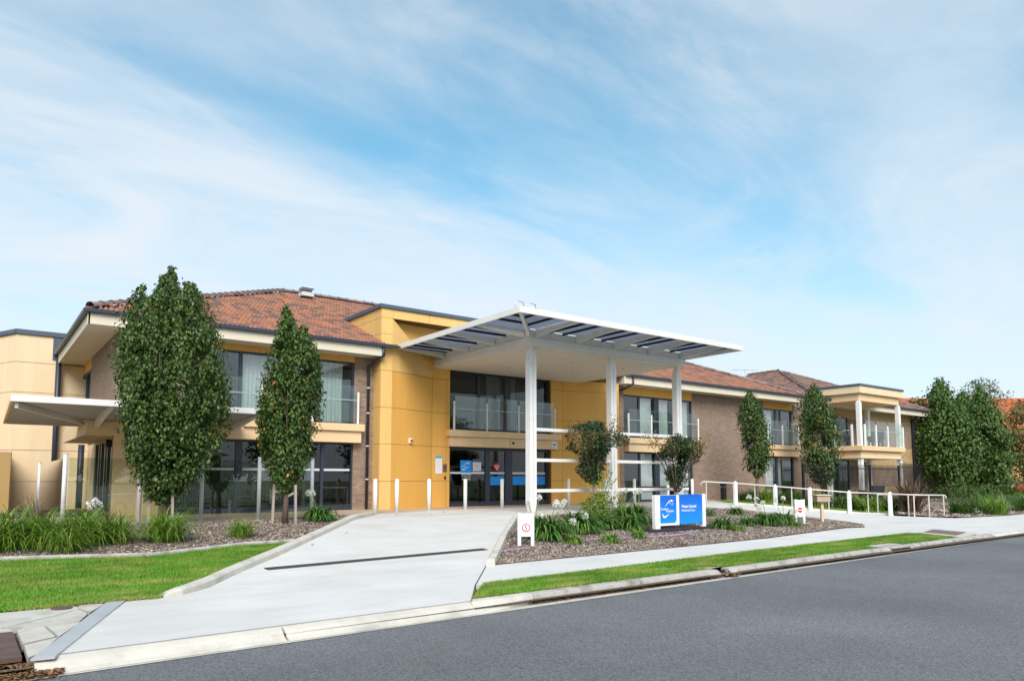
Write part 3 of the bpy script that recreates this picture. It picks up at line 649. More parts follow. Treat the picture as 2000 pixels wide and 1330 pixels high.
# ------------------------------------------------------------------ main building
bld = thing('care_home', 'two-storey brown brick and yellow panelled care home with terracotta tiled roof', 'building', (16, 24, 0))
SO = 5.08       # soffit height
# masonry backing (mortar colour) and bricks
def brick_part(boxes, runs):
    m = MB()
    for b_ in boxes: m.box(*b_)
    o = m.build('brick_wall', 'mortar', bld)
    for r_ in runs: r_.build('bricks', 'brick', o, kind='stuff')
    return o
brick_part([(3.05, 5.35, YF, YF+.24, 2.2, SO+.1)], [bricks_x(3.05, 5.35, 2.79, SO, YF)])
brick_part([(3.05, 3.29, YF+.241, 27.8, 2.2, SO+.1)], [bricks_y(YF, 27.8, 2.62, SO, 3.05, .016)])
brick_part([(22.2, 22.68, YF, YF+.24, -.3, SO+.1)], [bricks_x(22.2, 22.68, 0, SO, YF)])
brick_part([(27.27, 32.98, YF, YF+.24, -.5, SO+.1)], [bricks_x(27.27, 32.98, -.3, SO, YF)])
brick_part([(35.62, 37.2, YF, YF+.24, -.6, SO+.1)], [bricks_x(35.62, 37.2, -.5, SO, YF)])
MB().box(36.96, 37.2, YF+.241, 36.8, -.6, SO+.1).build('end_wall', 'brick_piece', bld)
w1 = brick_part([(10.06, 10.76, YF, YF+.24, -.2, SO+.1)], [])
# the near pier: bricks one by one
tmp = []
brick_run(None, 10.06, 10.76, 0, SO, lambda m, a, b, c, d: tmp.append((a, b, c, d)))
bcache = {}
for a, b, c, d in tmp:
    key = (round(b-a, 3), round(d-c, 3))
    if key not in bcache:
        L_, H_ = key; me = bpy.data.meshes.new('brick')
        e = .004; me.from_pydata([(e,-.010,e),(L_-e,-.010,e),(L_-e,-.010,H_-e),(e,-.010,H_-e),(0,-.006,0),(L_,-.006,0),(L_,-.006,H_),(0,-.006,H_),(0,.01,0),(L_,.01,0),(L_,.01,H_),(0,.01,H_)], [],
            [(0,1,2,3),(0,4,5,1),(1,5,6,2),(2,6,7,3),(3,7,4,0),(4,8,9,5),(5,9,10,6),(6,10,11,7),(7,11,8,4)]); me.materials.append(M['brick_piece']); bcache[key] = me
    o = bpy.data.objects.new('brick', bcache[key]); COL.objects.link(o); o.parent = w1; o.location = (a, YF, c)
# floors, ceilings, inner walls
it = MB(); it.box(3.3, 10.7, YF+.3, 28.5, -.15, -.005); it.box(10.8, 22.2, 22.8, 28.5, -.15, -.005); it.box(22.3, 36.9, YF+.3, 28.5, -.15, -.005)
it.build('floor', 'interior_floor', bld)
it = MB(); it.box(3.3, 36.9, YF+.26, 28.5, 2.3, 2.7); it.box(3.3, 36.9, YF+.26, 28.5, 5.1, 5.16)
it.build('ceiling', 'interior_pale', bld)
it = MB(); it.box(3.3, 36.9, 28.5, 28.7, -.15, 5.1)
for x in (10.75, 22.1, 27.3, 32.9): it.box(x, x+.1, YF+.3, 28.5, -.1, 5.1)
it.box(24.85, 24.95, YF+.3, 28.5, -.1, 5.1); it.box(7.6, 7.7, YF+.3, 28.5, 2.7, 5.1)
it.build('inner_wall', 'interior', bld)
# yellow panels of the wings: above and beside the glazing
def panel_wall(name, parent, x0, x1, z0, z1, Y, mat, xs=(), zs=(), jm='yellow_joint', th=.03, gap=.012):
    back = MB().box(x0, x1, Y, Y+.2, z0, z1).build(name, jm, parent)
    X = [x0]+list(xs)+[x1]; Z = [z0]+list(zs)+[z1]
    for a, b in zip(X[:-1], X[1:]):
        for c, d in zip(Z[:-1], Z[1:]):
            MB().box(a+gap/2 if a != x0 else a, b-gap/2 if b != x1 else b, Y-th, Y-.001, c+gap/2 if c != z0 else c, d-gap/2 if d != z1 else d).build('panel', mat, back)
    return back
panel_wall('panel_wall', bld, 5.35, 10.06, 4.88, SO, YF+.04, 'yellow', (6.9, 8.5))
panel_wall('panel_wall', bld, 22.68, 27.27, 4.70, SO, YF+.04, 'yellow', (25.0,))
panel_wall('panel_wall', bld, 32.98, 35.62, 4.70, SO, YF+.04, 'yellow')
panel_wall('panel_wall', bld, 3.05, 4.35, -.1, 2.2, YF+.03, 'beige', (), (.88, 1.97), 'cream_joint')
# windows of the left wing
window(bld, 5.35, 10.06, 2.80, 4.88, YF+.10, mull=((6.38,.10), (7.65,.10), (8.80,.14)), curt=((6.45,7.55), (7.75,8.7), (8.95,9.75,'curtain_green')), label='upper window band of the left wing')
window(bld, 4.35, 10.06, 0, 2.19, YF+.10, mull=((4.95,.08), (6.40,.20), (7.9,.10), (9.02,.10)), bottom=.18, gm='pane_dark', strip=1.27, label='tall dark ground floor doors of the left wing')
# bulkhead and sill bands
bk = MB(); bk.box(2.35, 10.22, 22.02, YF+.05, 2.19, 2.56); bk.box(2.35, 3.3, YF+.05, 28.0, 2.19, 2.56)
b1 = bk.build('bulkhead', 'beige', bld, bevel=.008)
MB().box(6.4, 10.30, 21.93, YF+.06, 2.563, 2.80).build('sill_band', 'beige', bld, bevel=.012)
MB().box(2.35, 6.38, 22.05, YF+.06, 2.563, 2.74).build('bulkhead_top', 'beige', bld)
mj = MB(); mj.box(2.346, 2.352, 24.9, 24.91, 2.19, 2.56); mj.box(2.346, 2.352, 26.4, 26.41, 2.19, 2.56)
# left return: upper window, ground doors
MB().box(3.05, 3.2, 27.8, 30.2, 4.7, SO).build('panel', 'yellow', bld)
sw = MB(); sw.box(3.03, 3.15, 27.8, 30.2, 2.8, 2.88); sw.box(3.03, 3.15, 27.8, 30.2, 4.6, 4.7)
for y in (27.82, 28.9, 30.1): sw.box(3.03, 3.15, y, y+.09, 2.8, 4.7)
sw = sw.build('side_window', 'navy', bld); MB().box(3.09, 3.10, 27.9, 30.1, 2.88, 4.6).build('pane', 'pane_dark', sw)
MB().box(3.28, 3.4, 22.6, 30.2, -.1, 2.2).build('side_wall', 'cream', bld)
sd = MB()
for y0, y1 in ((23.5,23.75), (24.45,24.62), (24.9,25.05), (25.75,25.92), (26.2,26.36), (27.05,27.3)): sd.box(3.20, 3.285, y0, y1, .05, 2.12)
sd.build('folding_door', 'navy', bld)
o = MB().box(3.24, 3.28, 23.5, 27.3, 0, .05).build('door_track', 'galv', bld)
MB().tube([(3.0, 23.35, 2.02), (3.2, 23.35, 2.02)], .11, 12).build('wall_light', 'black', bld)
# windows of the right wing
for z0, z1, tr, bt in ((2.80, 4.70, (), .06), (0.0, 2.19, (.62,), .10)):
    lab = 'upper' if z0 else 'ground floor'
    window(bld, 22.68, 27.27, z0, z1, YF+.10, mull=((23.72,.11), (24.86,.30), (26.1,.11)), trans=tr, tw=.12, bottom=bt, curt=((23.8,24.65), (25.05,25.75,'curtain' if z0 else 'curtain_green'), (26.75,27.15,'curtain')), gm='pane', label=lab+' window band beside the canopy')
    window(bld, 32.98, 35.62, z0-.02, z1, YF+.10, mull=((34.15,.16),), trans=tr, tw=.12, bottom=bt, curt=((33.25,34.0),(34.3,34.75,'curtain_green') if not z0 else (33.3,33.9)), label=lab+' window beyond the plain brick wall')
for x0, x1 in ((22.72, 27.55), (33.0, 36.0)):
    MB().box(x0, x1-.1, 22.02, YF+.05, 2.19, 2.55).build('bulkhead', 'beige', bld, bevel=.008)
    MB().box(x0-.06, x1, 21.93, YF+.06, 2.553, 2.79).build('sill_band', 'beige', bld, bevel=.012)
# entrance tower: flush strip, splayed side walls, recessed glazing
Y0, Y1, Y2 = 21.75, 22.45, 22.68
tw_ = MB()
tw_.box(10.78, 11.16, Y0+.03, Y0+.4, -.1, 6.42)
tw_.hexa([(11.16,Y0+.03,-.1),(13.15,Y1+.03,-.1),(13.15,Y1+.3,-.1),(11.16,Y0+.4,-.1)], [(11.16,Y0+.03,5.0),(13.15,Y1+.03,5.0),(13.15,Y1+.3,5.0),(11.16,Y0+.4,5.0)])
tw_.box(13.15, 13.88, Y1+.03, Y1+.35, -.1, 6.42); tw_.box(18.72, 19.3, Y1+.03, Y1+.35, -.1, 6.42)
tw_.hexa([(19.3,Y1+.03,-.1),(21.9,Y0+.06,-.1),(21.9,Y0+.4,-.1),(19.3,Y1+.35,-.1)], [(19.3,Y1+.03,6.42),(21.9,Y0+.06,6.42),(21.9,Y0+.4,6.42),(19.3,Y1+.35,6.42)])
tw_.box(10.78, 21.9, Y0+.03, 25.4, 6.42, 6.80); tw_.box(10.78, 10.95, Y0+.4, 25.4, 5.0, 6.42); tw_.box(11.16, 13.9, Y1+.1, Y1+.45, 4.95, 6.42); tw_.box(13.88, 18.72, Y1+.05, Y1+.4, 5.09, 6.42)
tw_.box(21.7, 22.2, Y0+.4, 22.6, -.3, 5.2)
tower = tw_.build('tower_wall', 'yellow_joint', bld)
ZS = [-.1, .94, 2.17, 3.39, 4.63, 5.87, 6.42]; gp_ = .012
def vpanel(p, q, z0, z1, mat, th=.03, tri=None, off=None):
    p, q = Vector((*p, 0)), Vector((*q, 0)); d = (q-p).normalized(); nn = Vector((d.y, -d.x, 0))
    p, q = p + d*gp_/2, q - d*gp_/2
    pts = tri or [(p.x,p.y,z0+gp_/2), (q.x,q.y,z0+gp_/2), (q.x,q.y,z1-gp_/2), (p.x,p.y,z1-gp_/2)]
    return MB().plate(pts, -nn, th).build('panel', mat, tower)
for z0, z1 in zip(ZS[:-1], ZS[1:]):
    vpanel((10.75,Y0), (11.18,Y0), z0, z1, 'yellow_lit')
    if z1 < 5:
        vpanel((11.18,Y0), (13.15,Y1), z0, z1, 'yellow'); vpanel((13.15,Y1), (13.74,Y1), z0, z1, 'yellow'); vpanel((13.74,Y1), (13.90,Y1), z0, z1, 'yellow')
        vpanel((18.70,Y1), (19.3,Y1), z0, z1, 'yellow'); vpanel((19.3,Y1), (21.9,Y0+.03), z0, z1, 'yellow')
    elif z0 < 5:
        vpanel((13.15,Y1), (13.90,Y1), z0, z1, 'yellow')
    # left return of the tower
    MB().box(10.75, 10.78, Y0+.035, 25.4, z0+gp_/2, z1-gp_/2).build('panel', 'yellow_lit', tower)
for z0, z1 in ((4.63, 5.06),): vpanel((18.70,Y1), (19.3,Y1), z0, z1, 'yellow'); vpanel((19.3,Y1), (21.9,Y0+.03), z0, z1, 'yellow')
# folded upper triangle of the left splay in the lit yellow, and the recessed face above it
sp = lambda t, z: (11.18+(13.15-11.18)*t, Y0+(Y1-Y0)*t, z)
nspl = (Vector(sp(1,0))-Vector(sp(0,0))); nn = (-nspl.y, nspl.x, 0)
MB().plate([sp(0,4.64), sp(1,4.64), sp(1,5.0), sp(0,6.41)], nn, .03).build('panel', 'yellow_lit', tower)
MB().plate([(11.18,Y0+.36,4.9), (13.9,Y1+.08,4.9), (13.9,Y1+.08,6.41), (11.18,Y0+.36,6.41)], (0,1,0), .03).build('panel', 'yellow', tower)
for a, b in zip([10.75, 11.18, 12.6, 14.6, 17, 19.5], [11.18, 12.6, 14.6, 17, 19.5, 21.9]): vpanel((a,Y0), (b,Y0), 6.42, 6.74, 'yellow_lit')
MB().box(10.75, 10.78, Y0+.035, 25.4, 6.425, 6.74).build('panel', 'yellow_lit', tower)
cp = MB(); cp.box(10.68, 22.0, Y0-.06, Y0+.16, 6.745, 6.87); cp.box(10.68, 10.84, Y0+.16, 25.4, 6.745, 6.87); cp.box(10.84, 22.0, Y0+.16, 25.4, 6.76, 6.80)
cp.build('parapet_cap', 'navy_cap', bld)
# entrance glazing, upper and lower
window(bld, 13.90, 18.70, 2.80, 5.05, Y2, mull=((15.30,.12), (16.65,.28), (17.85,.14)), curt=((15.75,16.45,'curtain_green'), (16.85,17.15,'curtain_green')), fw=.10, mat='navy', gm='pane_dark', label='upper entrance windows under the canopy ceiling')
en = window(bld, 13.90, 18.70, 0.0, 2.19, Y2, mull=((15.72,.22), (16.72,.34), (17.98,.14)), fw=.12, bottom=.14, gm='pane_dark', strip=1.20, name='entrance_door', label='glazed entrance doors and side lights')
EN = en
MB().box(13.82, 18.95, 22.28, Y2+.05, 2.19, 2.55).build('bulkhead', 'beige', bld, bevel=.008)
MB().box(13.74, 19.02, 22.16, Y2+.06, 2.553, 2.79).build('sill_band', 'beige', bld, bevel=.012)
MB().box(16.50, 16.51, 22.275, 22.29, 2.19, 2.55).build('bulkhead_joint', 'cream_joint', bld)
# door films
for x0, x1 in ((15.86, 16.52), (16.92, 17.88), (18.08, 18.55)):
    f = MB().box(x0, x1, Y2-.014, Y2-.009, .78, 1.10).build('blue_film', 'decal_blue', en)
MB().box(16.92, 17.88, Y2-.03, Y2+.03, 1.12, 1.17).build('transom', 'navy', en); MB().box(18.08, 18.55, Y2-.03, Y2+.03, 1.12, 1.17).build('transom', 'navy', en)
# roof: one long front slope with hips at both ends
EZ, PIT, EY = 5.42, .42, 21.48
XL_, XR_ = 2.2, 35.6; RY = 29.2; RZ = EZ + PIT*(RY-EY); DX = RY-EY
up = Vector((0, 1, PIT)).normalized(); SL_ = (RY-EY)*math.sqrt(1+PIT*PIT)
rf = MB()
rf.add([(XL_,EY,EZ),(XR_,EY,EZ),(XR_-DX,RY,RZ),(XL_+DX,RY,RZ),(XL_,2*RY-EY,EZ),(XR_,2*RY-EY,EZ)], [(0,1,2,3),(0,3,4),(1,5,2),(3,2,5,4)])
roof = rf.build('roof', 'roof_deck', bld)
def inside_tower(p): return 10.72 < p.x < 21.95 and p.y < 24.9
tile_roof((XL_,EY,EZ), (1,0,0), up, [(0,0), (XR_-XL_,0), (XR_-XL_-DX,SL_), (DX,SL_)], 'terracotta', roof, skip=inside_tower)
tile_roof((XL_,2*RY-EY,EZ), (0,-1,0), Vector((1,0,PIT)), [(0,0), (2*DX,0), (DX,SL_)], 'terracotta', roof)
ridge_run((XL_+.05,EY+.05,EZ+.10), (XL_+DX,RY,RZ+.10), roof); ridge_run((XL_+DX,RY,RZ+.10), (XR_-DX,RY,RZ+.10), roof); ridge_run((XR_-.05,EY+.05,EZ+.10), (XR_-DX,RY,RZ+.10), roof)
# gutter, fascia, soffit
def gutter_run(parent, p, q, name='gutter'):
    m = MB(); m.beam(p, q, .11, .11); return m.build(name, 'navy', parent, bevel=.015)
for x0, x1 in ((2.16, 11.05), (22.05, XR_+.05)):
    gutter_run(bld, (x0, EY, 5.405), (x1, EY, 5.405))
    MB().box(x0+.05, x1-.25 if x1 < 12 else x1-.05, EY+.06, EY+.10, 5.06, 5.36).build('fascia_board', 'fascia', bld)
MB().box(2.28, 10.75, EY+.101, YF+.01, 5.075, 5.10).build('eave_soffit', 'soffit', bld); MB().box(22.2, XR_-.05, EY+.101, YF+.01, 5.075, 5.10).build('eave_soffit', 'soffit', bld)
MB().box(10.75, 10.80, EY+.06, YF, 5.06, 5.36).build('fascia_end', 'fascia', bld); MB().box(22.0, 22.1, EY+.06, 22.2, 5.04, 5.36).build('fascia_end', 'fascia', bld)
gutter_run(bld, (2.16, EY-.05, 5.405), (2.16, 31, 5.405)); MB().box(2.23, 2.27, EY+.06, 31, 5.06, 5.36).build('fascia_board', 'fascia', bld)
MB().box(2.271, 3.06, YF, 31, 5.075, 5.10).build('eave_soffit', 'soffit', bld)
MB().box(XR_-.1, XR_-.06, EY+.1, 31, 5.06, 5.36).build('fascia_board', 'fascia', bld)
downpipe(bld, [(10.72,EY+.02,5.36), (10.72,EY+.02,5.08), (10.60,22.0,4.86), (10.52,22.19,4.78), (10.52,22.19,-.02)], .05, ((10.52,22.19,4.05), (10.52,22.19,3.2), (10.52,22.19,2.1), (10.52,22.19,1.0)))
downpipe(bld, [(22.5,EY+.02,5.36), (22.5,EY+.02,5.06), (22.3,21.9,4.85), (22.14,22.14,4.75), (22.14,22.14,-.02)], .05, ((22.14,22.14,3.9), (22.14,22.14,1.4)))
downpipe(bld, [(2.2,30.6,5.4), (2.25,29.8,5.2), (2.28,29.8,-.02)], .09, ((2.28,29.8,3.85), (2.28,29.8,1.6), (2.28,29.8,.55)))
downpipe(bld, [(3.02,29.3,2.2), (3.02,29.3,-.02)], .10)
# roof vents and aerial
def roof_vent(x, y, z, label):
    t = thing('roof_vent', label, 'roof vent', (x, y, z))
    MB().box(-.42,.42,-.36,.36,-.2,.06).build('flashing', 'galv', t, local=True); MB().box(-.30,.30,-.28,.28,.05,.26).build('shaft', 'navy_cap', t, local=True)
    m = MB(); m.hexa([(-.36,-.34,.24),(.36,-.34,.24),(.36,.34,.24),(-.36,.34,.24)], [(-.42,-.40,.30),(.42,-.40,.30),(.42,.40,.30),(-.42,.40,.30)]); m.hexa([(-.42,-.40,.36),(.42,-.40,.36),(.42,.40,.36),(-.42,.40,.36)], [(-.30,-.28,.46),(.30,-.28,.46),(.30,.28,.46),(-.30,.28,.46)])
    m.build('cowl', 'galv', t, local=True); return t
roof_vent(10.62, 28.4, EZ+PIT*(28.4-EY)+.24, 'grey metal roof vent near the ridge above the left wing').scale = (.6,)*3; roof_vent(12.95, 26.0, EZ+PIT*(26-EY)+.24, 'grey metal roof vent peeking out behind the yellow tower').scale = (.6,)*3
t = thing('television_aerial', 'thin television aerial standing on the roof ridge at right', 'aerial', (37.6, 26.6, 6.7))
m = MB(); m.tube([(0,0,-.6),(0,0,1.0)], .022, 6); m.build('mast', 'galv', t, local=True)
m = MB(); a = Vector((.8,-.6,0)); m.tube([tuple(-a*.75+Vector((0,0,.95))), tuple(a*.75+Vector((0,0,.95)))], .016, 6)
for i in range(9): c_ = a*(-.72+.18*i); s_ = Vector((.6,.8,0))*(.34-.018*i); m.tube([tuple(c_-s_+Vector((0,0,.95))), tuple(c_+s_+Vector((0,0,.95)))], .009, 5)
m.build('aerial_boom', 'galv', t, local=True)

# ------------------------------------------------------------------ glass balustrades
def balustrade(label, x0, x1, Y, z0, posts, ht=1.05, rail=.78, glass_h=1.25):
    t = thing('glass_balustrade', label, 'balustrade', ((x0+x1)/2, Y, z0))
    for x in posts: MB().box(x-.03, x+.03, Y-.05, Y+.01, z0, z0+ht).build('post', 'white_metal', t, bevel=.006)
    P = sorted(posts)
    for a, b in zip(P[:-1], P[1:]):
        MB().box(a+.04, b-.04, Y-.028, Y-.016, z0+.06, z0+glass_h).build('glass_panel', 'clear_glass', t)
        MB().box(a+.03, b-.03, Y-.012, Y+.012, z0+rail-.012, z0+rail+.012).build('rail', 'galv', t)
    return t
balustrade('glass balustrade on the upper windows of the left wing', 5.4, 10.12, 22.08, 2.81, (5.4, 6.95, 8.55, 10.10))
balustrade('glass balustrade above the entrance doors under the canopy', 14.0, 18.8, 22.34, 2.80, (14.0, 15.45, 16.95, 18.78))
balustrade('glass balustrade on the upper window right of the canopy', 22.75, 27.45, 22.08, 2.80, (22.75, 24.2, 25.85, 27.42))
balustrade('glass balustrade on the small upper window past the brick wall', 33.0, 35.85, 22.08, 2.80, (33.0, 34.3, 35.8))

# ------------------------------------------------------------------ entrance canopy
can = thing('entrance_canopy', 'large white flat entrance canopy with glazed eaves on three posts', 'canopy', (16.8, 17.05, 0))
PX = (13.42, 16.80, 20.05); PY = 17.05; XA, XB, YA, YB = 11.36, 21.0, 14.90, 21.85; ZT, ZB = 5.555, 5.39
MB().box(XA, XB, YA, YA+.05, ZB, ZT).build('fascia', 'canopy_white', can, bevel=.006); MB().box(XA, XA+.05, YA+.051, YB, ZB, ZT).build('fascia', 'canopy_white', can, bevel=.006); MB().box(XB-.05, XB, YA+.051, YB-.35, ZB, ZT).build('fascia', 'canopy_white', can, bevel=.006)
MB().box(13.2, XB-.06, 16.9, YB+.4, 5.50, 5.54).build('roof_sheet', 'canopy_white', can)
BX0, BX1, BY0 = 13.17, 20.28, 16.84
m = MB(); m.box(BX0, BX1, BY0, BY0+.22, 5.05, 5.265); m.box(BX0, BX0+.22, BY0+.221, 22.45, 5.05, 5.265); m.box(BX1-.22, BX1, BY0+.221, 21.7, 5.05, 5.265); m.build('edge_beam', 'canopy_white', can)
m = MB(); m.box(BX0+.02, BX1-.02, BY0+.02, BY0+.2, 5.275, 5.495); m.box(BX0+.02, BX0+.2, BY0+.221, 22.40, 5.275, 5.495); m.box(BX1-.2, BX1-.02, BY0+.221, 21.7, 5.275, 5.495); m.build('upper_beam', 'canopy_white', can)
MB().box(BX0+.22, BX1-.22, BY0+.221, 22.42, 4.99, 5.04).build('ceiling', 'canopy_soffit', can)
tr = MB(); tr.box(BX0+.12, BX1-.12, BY0+.10, BY0+.22, 5.0, 5.047); tr.box(BX0+.12, BX0+.22, BY0+.22, 22.4, 5.0, 5.047); tr.build('ceiling_trim', 'canopy_white', can)
def rafter(p, q, w=.07):       # p at the beam, q at the fascia; tapered
    p, q = Vector(p), Vector(q); d = (q-p).normalized(); s = d.cross(Vector((0,0,1))).normalized()*w/2
    b = [Vector((p.x,p.y,5.27))-s, Vector((q.x,q.y,5.40))-s, Vector((q.x,q.y,5.40))+s, Vector((p.x,p.y,5.27))+s]; t_ = [Vector((v.x,v.y,5.50)) for v in b]
    return MB().hexa(b, t_).build('rafter', 'canopy_white', can)
rx = [13.42, 15.08, 16.74, 18.40, 20.05]; ry = [17.05, 18.6, 20.15, 21.70]
for x in rx[1:]: rafter((x, BY0, 0), (x, YA+.05, 0))
rafter((13.45, BY0, 0), (13.45, YA+.05, 0)); rafter((BX0, 17.08, 0), (XA+.05, 17.08, 0))
for y in ry[1:]: rafter((BX0, y, 0), (XA+.05, y, 0))
rafter((BX0+.02, BY0+.02, 0), (XA+.06, YA+.06, 0), .09); rafter((BX1, 17.05, 0), (XB-.05, 15.2, 0))
def bar(p, q): MB().beam(p, q, .05, .06).build('glazing_bar', 'black', can)
fx = [XA+.06]+rx+[XB-.06]
for a, b in zip([XA+.06]+rx, rx+[XB-.06]):
    n_ = 2 if b-a > 1.2 else 1
    for i in range(1, n_+1):
        x = a+(b-a)*i/(n_+1); yb_ = BY0 if x > BX0 else YA+.05+(x-XA)*1.05
        bar((x, yb_, 5.475), (x, YA+.05, 5.475))
    MB().box(a+.02, b-.02, YA+.05, BY0 if a > 13 else BY0, 5.506, 5.516).build('glass_panel', 'canopy_glass', can)
for a, b in zip([BY0+.02]+ry[1:], ry[1:]+[YB]):
    for i in (1, 2):
        y = a+(b-a)*i/3; bar((BX0, y, 5.475), (XA+.05, y, 5.475))
    MB().box(XA+.06, BX0+.02, a+.02, b-.02, 5.506, 5.516).build('glass_panel', 'canopy_glass', can)
for y in (15.55, 16.2): bar((XA+.06+(y-YA)*.92, y, 5.475), (XA+.05, y, 5.475))
def canopy_post(x, base=0.0):
    o = None
    for s, wd in ((-1, .112), (1, .112)):
        x0, x1 = (x-.125, x-.010) if s < 0 else (x+.010, x+.125); xi = x0 if s < 0 else x1; xc = x-.05 if s < 0 else x+.05; xin = x1 if s < 0 else x0
        m = MB(); Zs = [base, base+.30, 4.62, 4.92]; xo = [xc, xi, xi, xc]; V = []
        for z, q in zip(Zs, xo): V += [(q, PY-.11, z), (xin, PY-.11, z), (xin, PY+.11, z), (q, PY+.11, z)]
        F = [(0,1,2,3), (12,15,14,13)] + [(i*4+a, i*4+(a+1) % 4, (i+1)*4+(a+1) % 4, (i+1)*4+a) for i in range(3) for a in range(4)]
        if s < 0: F = [tuple(reversed(f)) for f in F]
        m.add(V, [tuple(reversed(f)) for f in F])
        if o is None: o = m.build('post', 'white_metal', can)
        else: m.build('post_half', 'white_metal', o)
    MB().box(x-.02, x+.02, PY-.08, PY+.08, base, 5.05).build('post_web', 'white_metal', o); MB().box(x-.045, x+.045, PY-.06, PY+.06, 4.9, 5.05).build('post_head', 'canopy_white', o)
    MB().box(x-.10, x+.10, PY-.10, PY+.10, base-.05, base+.012).build('base_plate', 'galv', o)
for x in PX: canopy_post(x)
for z in (2.50, 1.575, .655):
    o = MB().box(13.6, 20.55 if z > 2 or z < 1 else 20.3, PY-.045, PY+.045, z-.05, z+.05).build('cross_rail', 'white_metal', can, bevel=.01)
    MB().box(13.545, 13.60, PY-.06, PY+.06, z-.065, z+.065).build('bracket', 'canopy_white', o)
for x, y in ((14.9,20.6), (15.9,18.3), (17.6,20.2), (18.3,18.2), (19.3,20.4), (16.3,21.3)):
    MB().tube([(x,y,4.975),(x,y,4.992)], .10, 14).build('downlight', 'canopy_white', can); MB().tube([(x+.35,y+.1,4.95),(x+.35,y+.1,4.992)], .03, 8).build('sprinkler', 'galv', can)
for x in (11.55, 11.98):
    m = MB(); m.tube([(x,15.35,5.52),(x,15.35,5.75),(x+.06,15.35,5.83),(x+.42,15.55,5.87),(x+.46,15.58,5.82),(x+.46,15.58,5.52)], .014, 6)
    m.build('ladder_hoop', 'galv', can, smooth=True)

# ------------------------------------------------------------------ side awning at far left
aw = thing('side_awning', 'low white awning over the side entrance at far left', 'awning', (3, 21, 2.8))
def az(y): return 2.74 - (y-19.5)*.055
MB().box(.60, 6.35, 19.48, 19.56, 2.735, 2.885).build('fascia', 'white_metal', aw, bevel=.008)
MB().hexa([(.60,19.57,2.735),(.66,19.57,2.735),(.66,23.9,2.50),(.60,23.9,2.50)], [(.60,19.57,2.885),(.66,19.57,2.885),(.66,23.9,2.60),(.60,23.9,2.60)]).build('side_fascia', 'beige', aw)
m = MB(); 
for i in range(12):
    y0, y1 = 19.6+i*.36, 19.6+i*.36+.34; xe = 2.34 if y0 > 21.9 else 6.3
    m.hexa([(.67,y0,az(y0)),(xe,y0,az(y0)),(xe,y1,az(y1)),(.67,y1,az(y1))], [(.67,y0,az(y0)+.05),(xe,y0,az(y0)+.05),(xe,y1,az(y1)+.05),(.67,y1,az(y1)+.05)])
m.build('sheeting', 'awning_sheet', aw)
MB().beam((.72,19.62,2.66), (2.36,22.6,2.52), .07, .12).build('brace', 'canopy_white', aw)
for x in (2.6, 4.4, 6.1): MB().hexa([(x-.05,19.56,2.70),(x+.05,19.56,2.70),(x+.05,22.03,2.40),(x-.05,22.03,2.40)], [(x-.05,19.56,2.80),(x+.05,19.56,2.80),(x+.05,22.03,2.58),(x-.05,22.03,2.58)]).build('bracket', 'canopy_white', aw)

# ------------------------------------------------------------------ annex at far left
an = thing('panelled_annex', 'cream panelled annex with dark parapet at far left', 'building', (0, 31, 0))
fd_ = Vector((-.40, .917, 0)); A0 = Vector((1.0, 30.0, 0)); A1 = A0 + fd_*9
m = MB(); m.hexa([A0+Vector((.02,.04,-.3)), (12,30.04,-.3), (12,38,-.3), A1+Vector((.03,.03,-.3))], [A0+Vector((.02,.04,6.0)), (12,30.04,6.0), (12,38,6.0), A1+Vector((.03,.03,6.0))])
aw_ = m.build('wall', 'cream_joint', an)
ZA = [-.3, .92, 2.0, 4.0, 5.05, 6.02]
for z0, z1 in zip(ZA[:-1], ZA[1:]):
    MB().box(1.0, 2.44 if z0 > 4 else 3.3, 30.0, 30.03, z0+.008, z1-.008).build('panel', 'cream', aw_)
    n2 = Vector((.917, .40, 0)); MB().plate([A0+Vector((0,0,z0+.008))-fd_*0, A1+Vector((0,0,z0+.008)), A1+Vector((0,0,z1-.008)), A0+Vector((0,0,z1-.008))], n2, .03).build('panel', 'cream', aw_)
MB().box(2.07, 12, 29.97, 29.999, 5.2, 6.02).build('metal_panel', 'navy_cap', aw_)
c_ = MB(); c_.box(.97, 12, 29.93, 30.2, 6.02, 6.18); q = A0+Vector((-.06,-.03,0)); r_ = A1+Vector((-.06,-.03,0)); c_.hexa([q+Vector((0,0,6.025)), q+n2*.25+Vector((0,0,6.025)), r_+n2*.25+Vector((0,0,6.025)), r_+Vector((0,0,6.025))], [q+Vector((0,0,6.178)), q+n2*.25+Vector((0,0,6.178)), r_+n2*.25+Vector((0,0,6.178)), r_+Vector((0,0,6.178))])
c_.build('parapet_cap', 'navy_cap', an)
lw = MB().box(-4, .97, 27.6, 29.9, -.3, 1.86).build('low_store_wall', 'ochre', label='low ochre walled enclosure at the far left edge', cat='wall'); lw.modifiers.new('b','BEVEL').width = .02

# ------------------------------------------------------------------ far wing with brown roof and the balcony pavilion
rw = thing('rear_wing', 'far brick wing with dull brown tiled hip roof', 'building', (44, 25, -.5))
m = MB(); m.box(37.2, 49.6, YF+.02, 36, -.8, 5.1); wr = m.build('wall', 'mortar_cream', rw)
bricks_x(37.2, 49.6, 4.55, 5.08, YF+.02).build('bricks', 'brick_cream', wr, kind='stuff'); bricks_x(37.2, 49.6, 2.95, 4.55, YF+.02).build('bricks', 'brick', wr, kind='stuff'); bricks_x(37.2, 49.6, 1.75, 2.95, YF+.02).build('bricks', 'brick_cream', wr, kind='stuff'); bricks_x(37.2, 49.6, .55, 1.75, YF+.02).build('bricks', 'brick', wr, kind='stuff'); bricks_x(37.2, 49.6, -.7, .55, YF+.02).build('bricks', 'brick_cream', wr, kind='stuff')
EX0, EX1 = 36.9, 50.4; HX = (EX1-EX0)/2; rz = EZ+PIT*HX
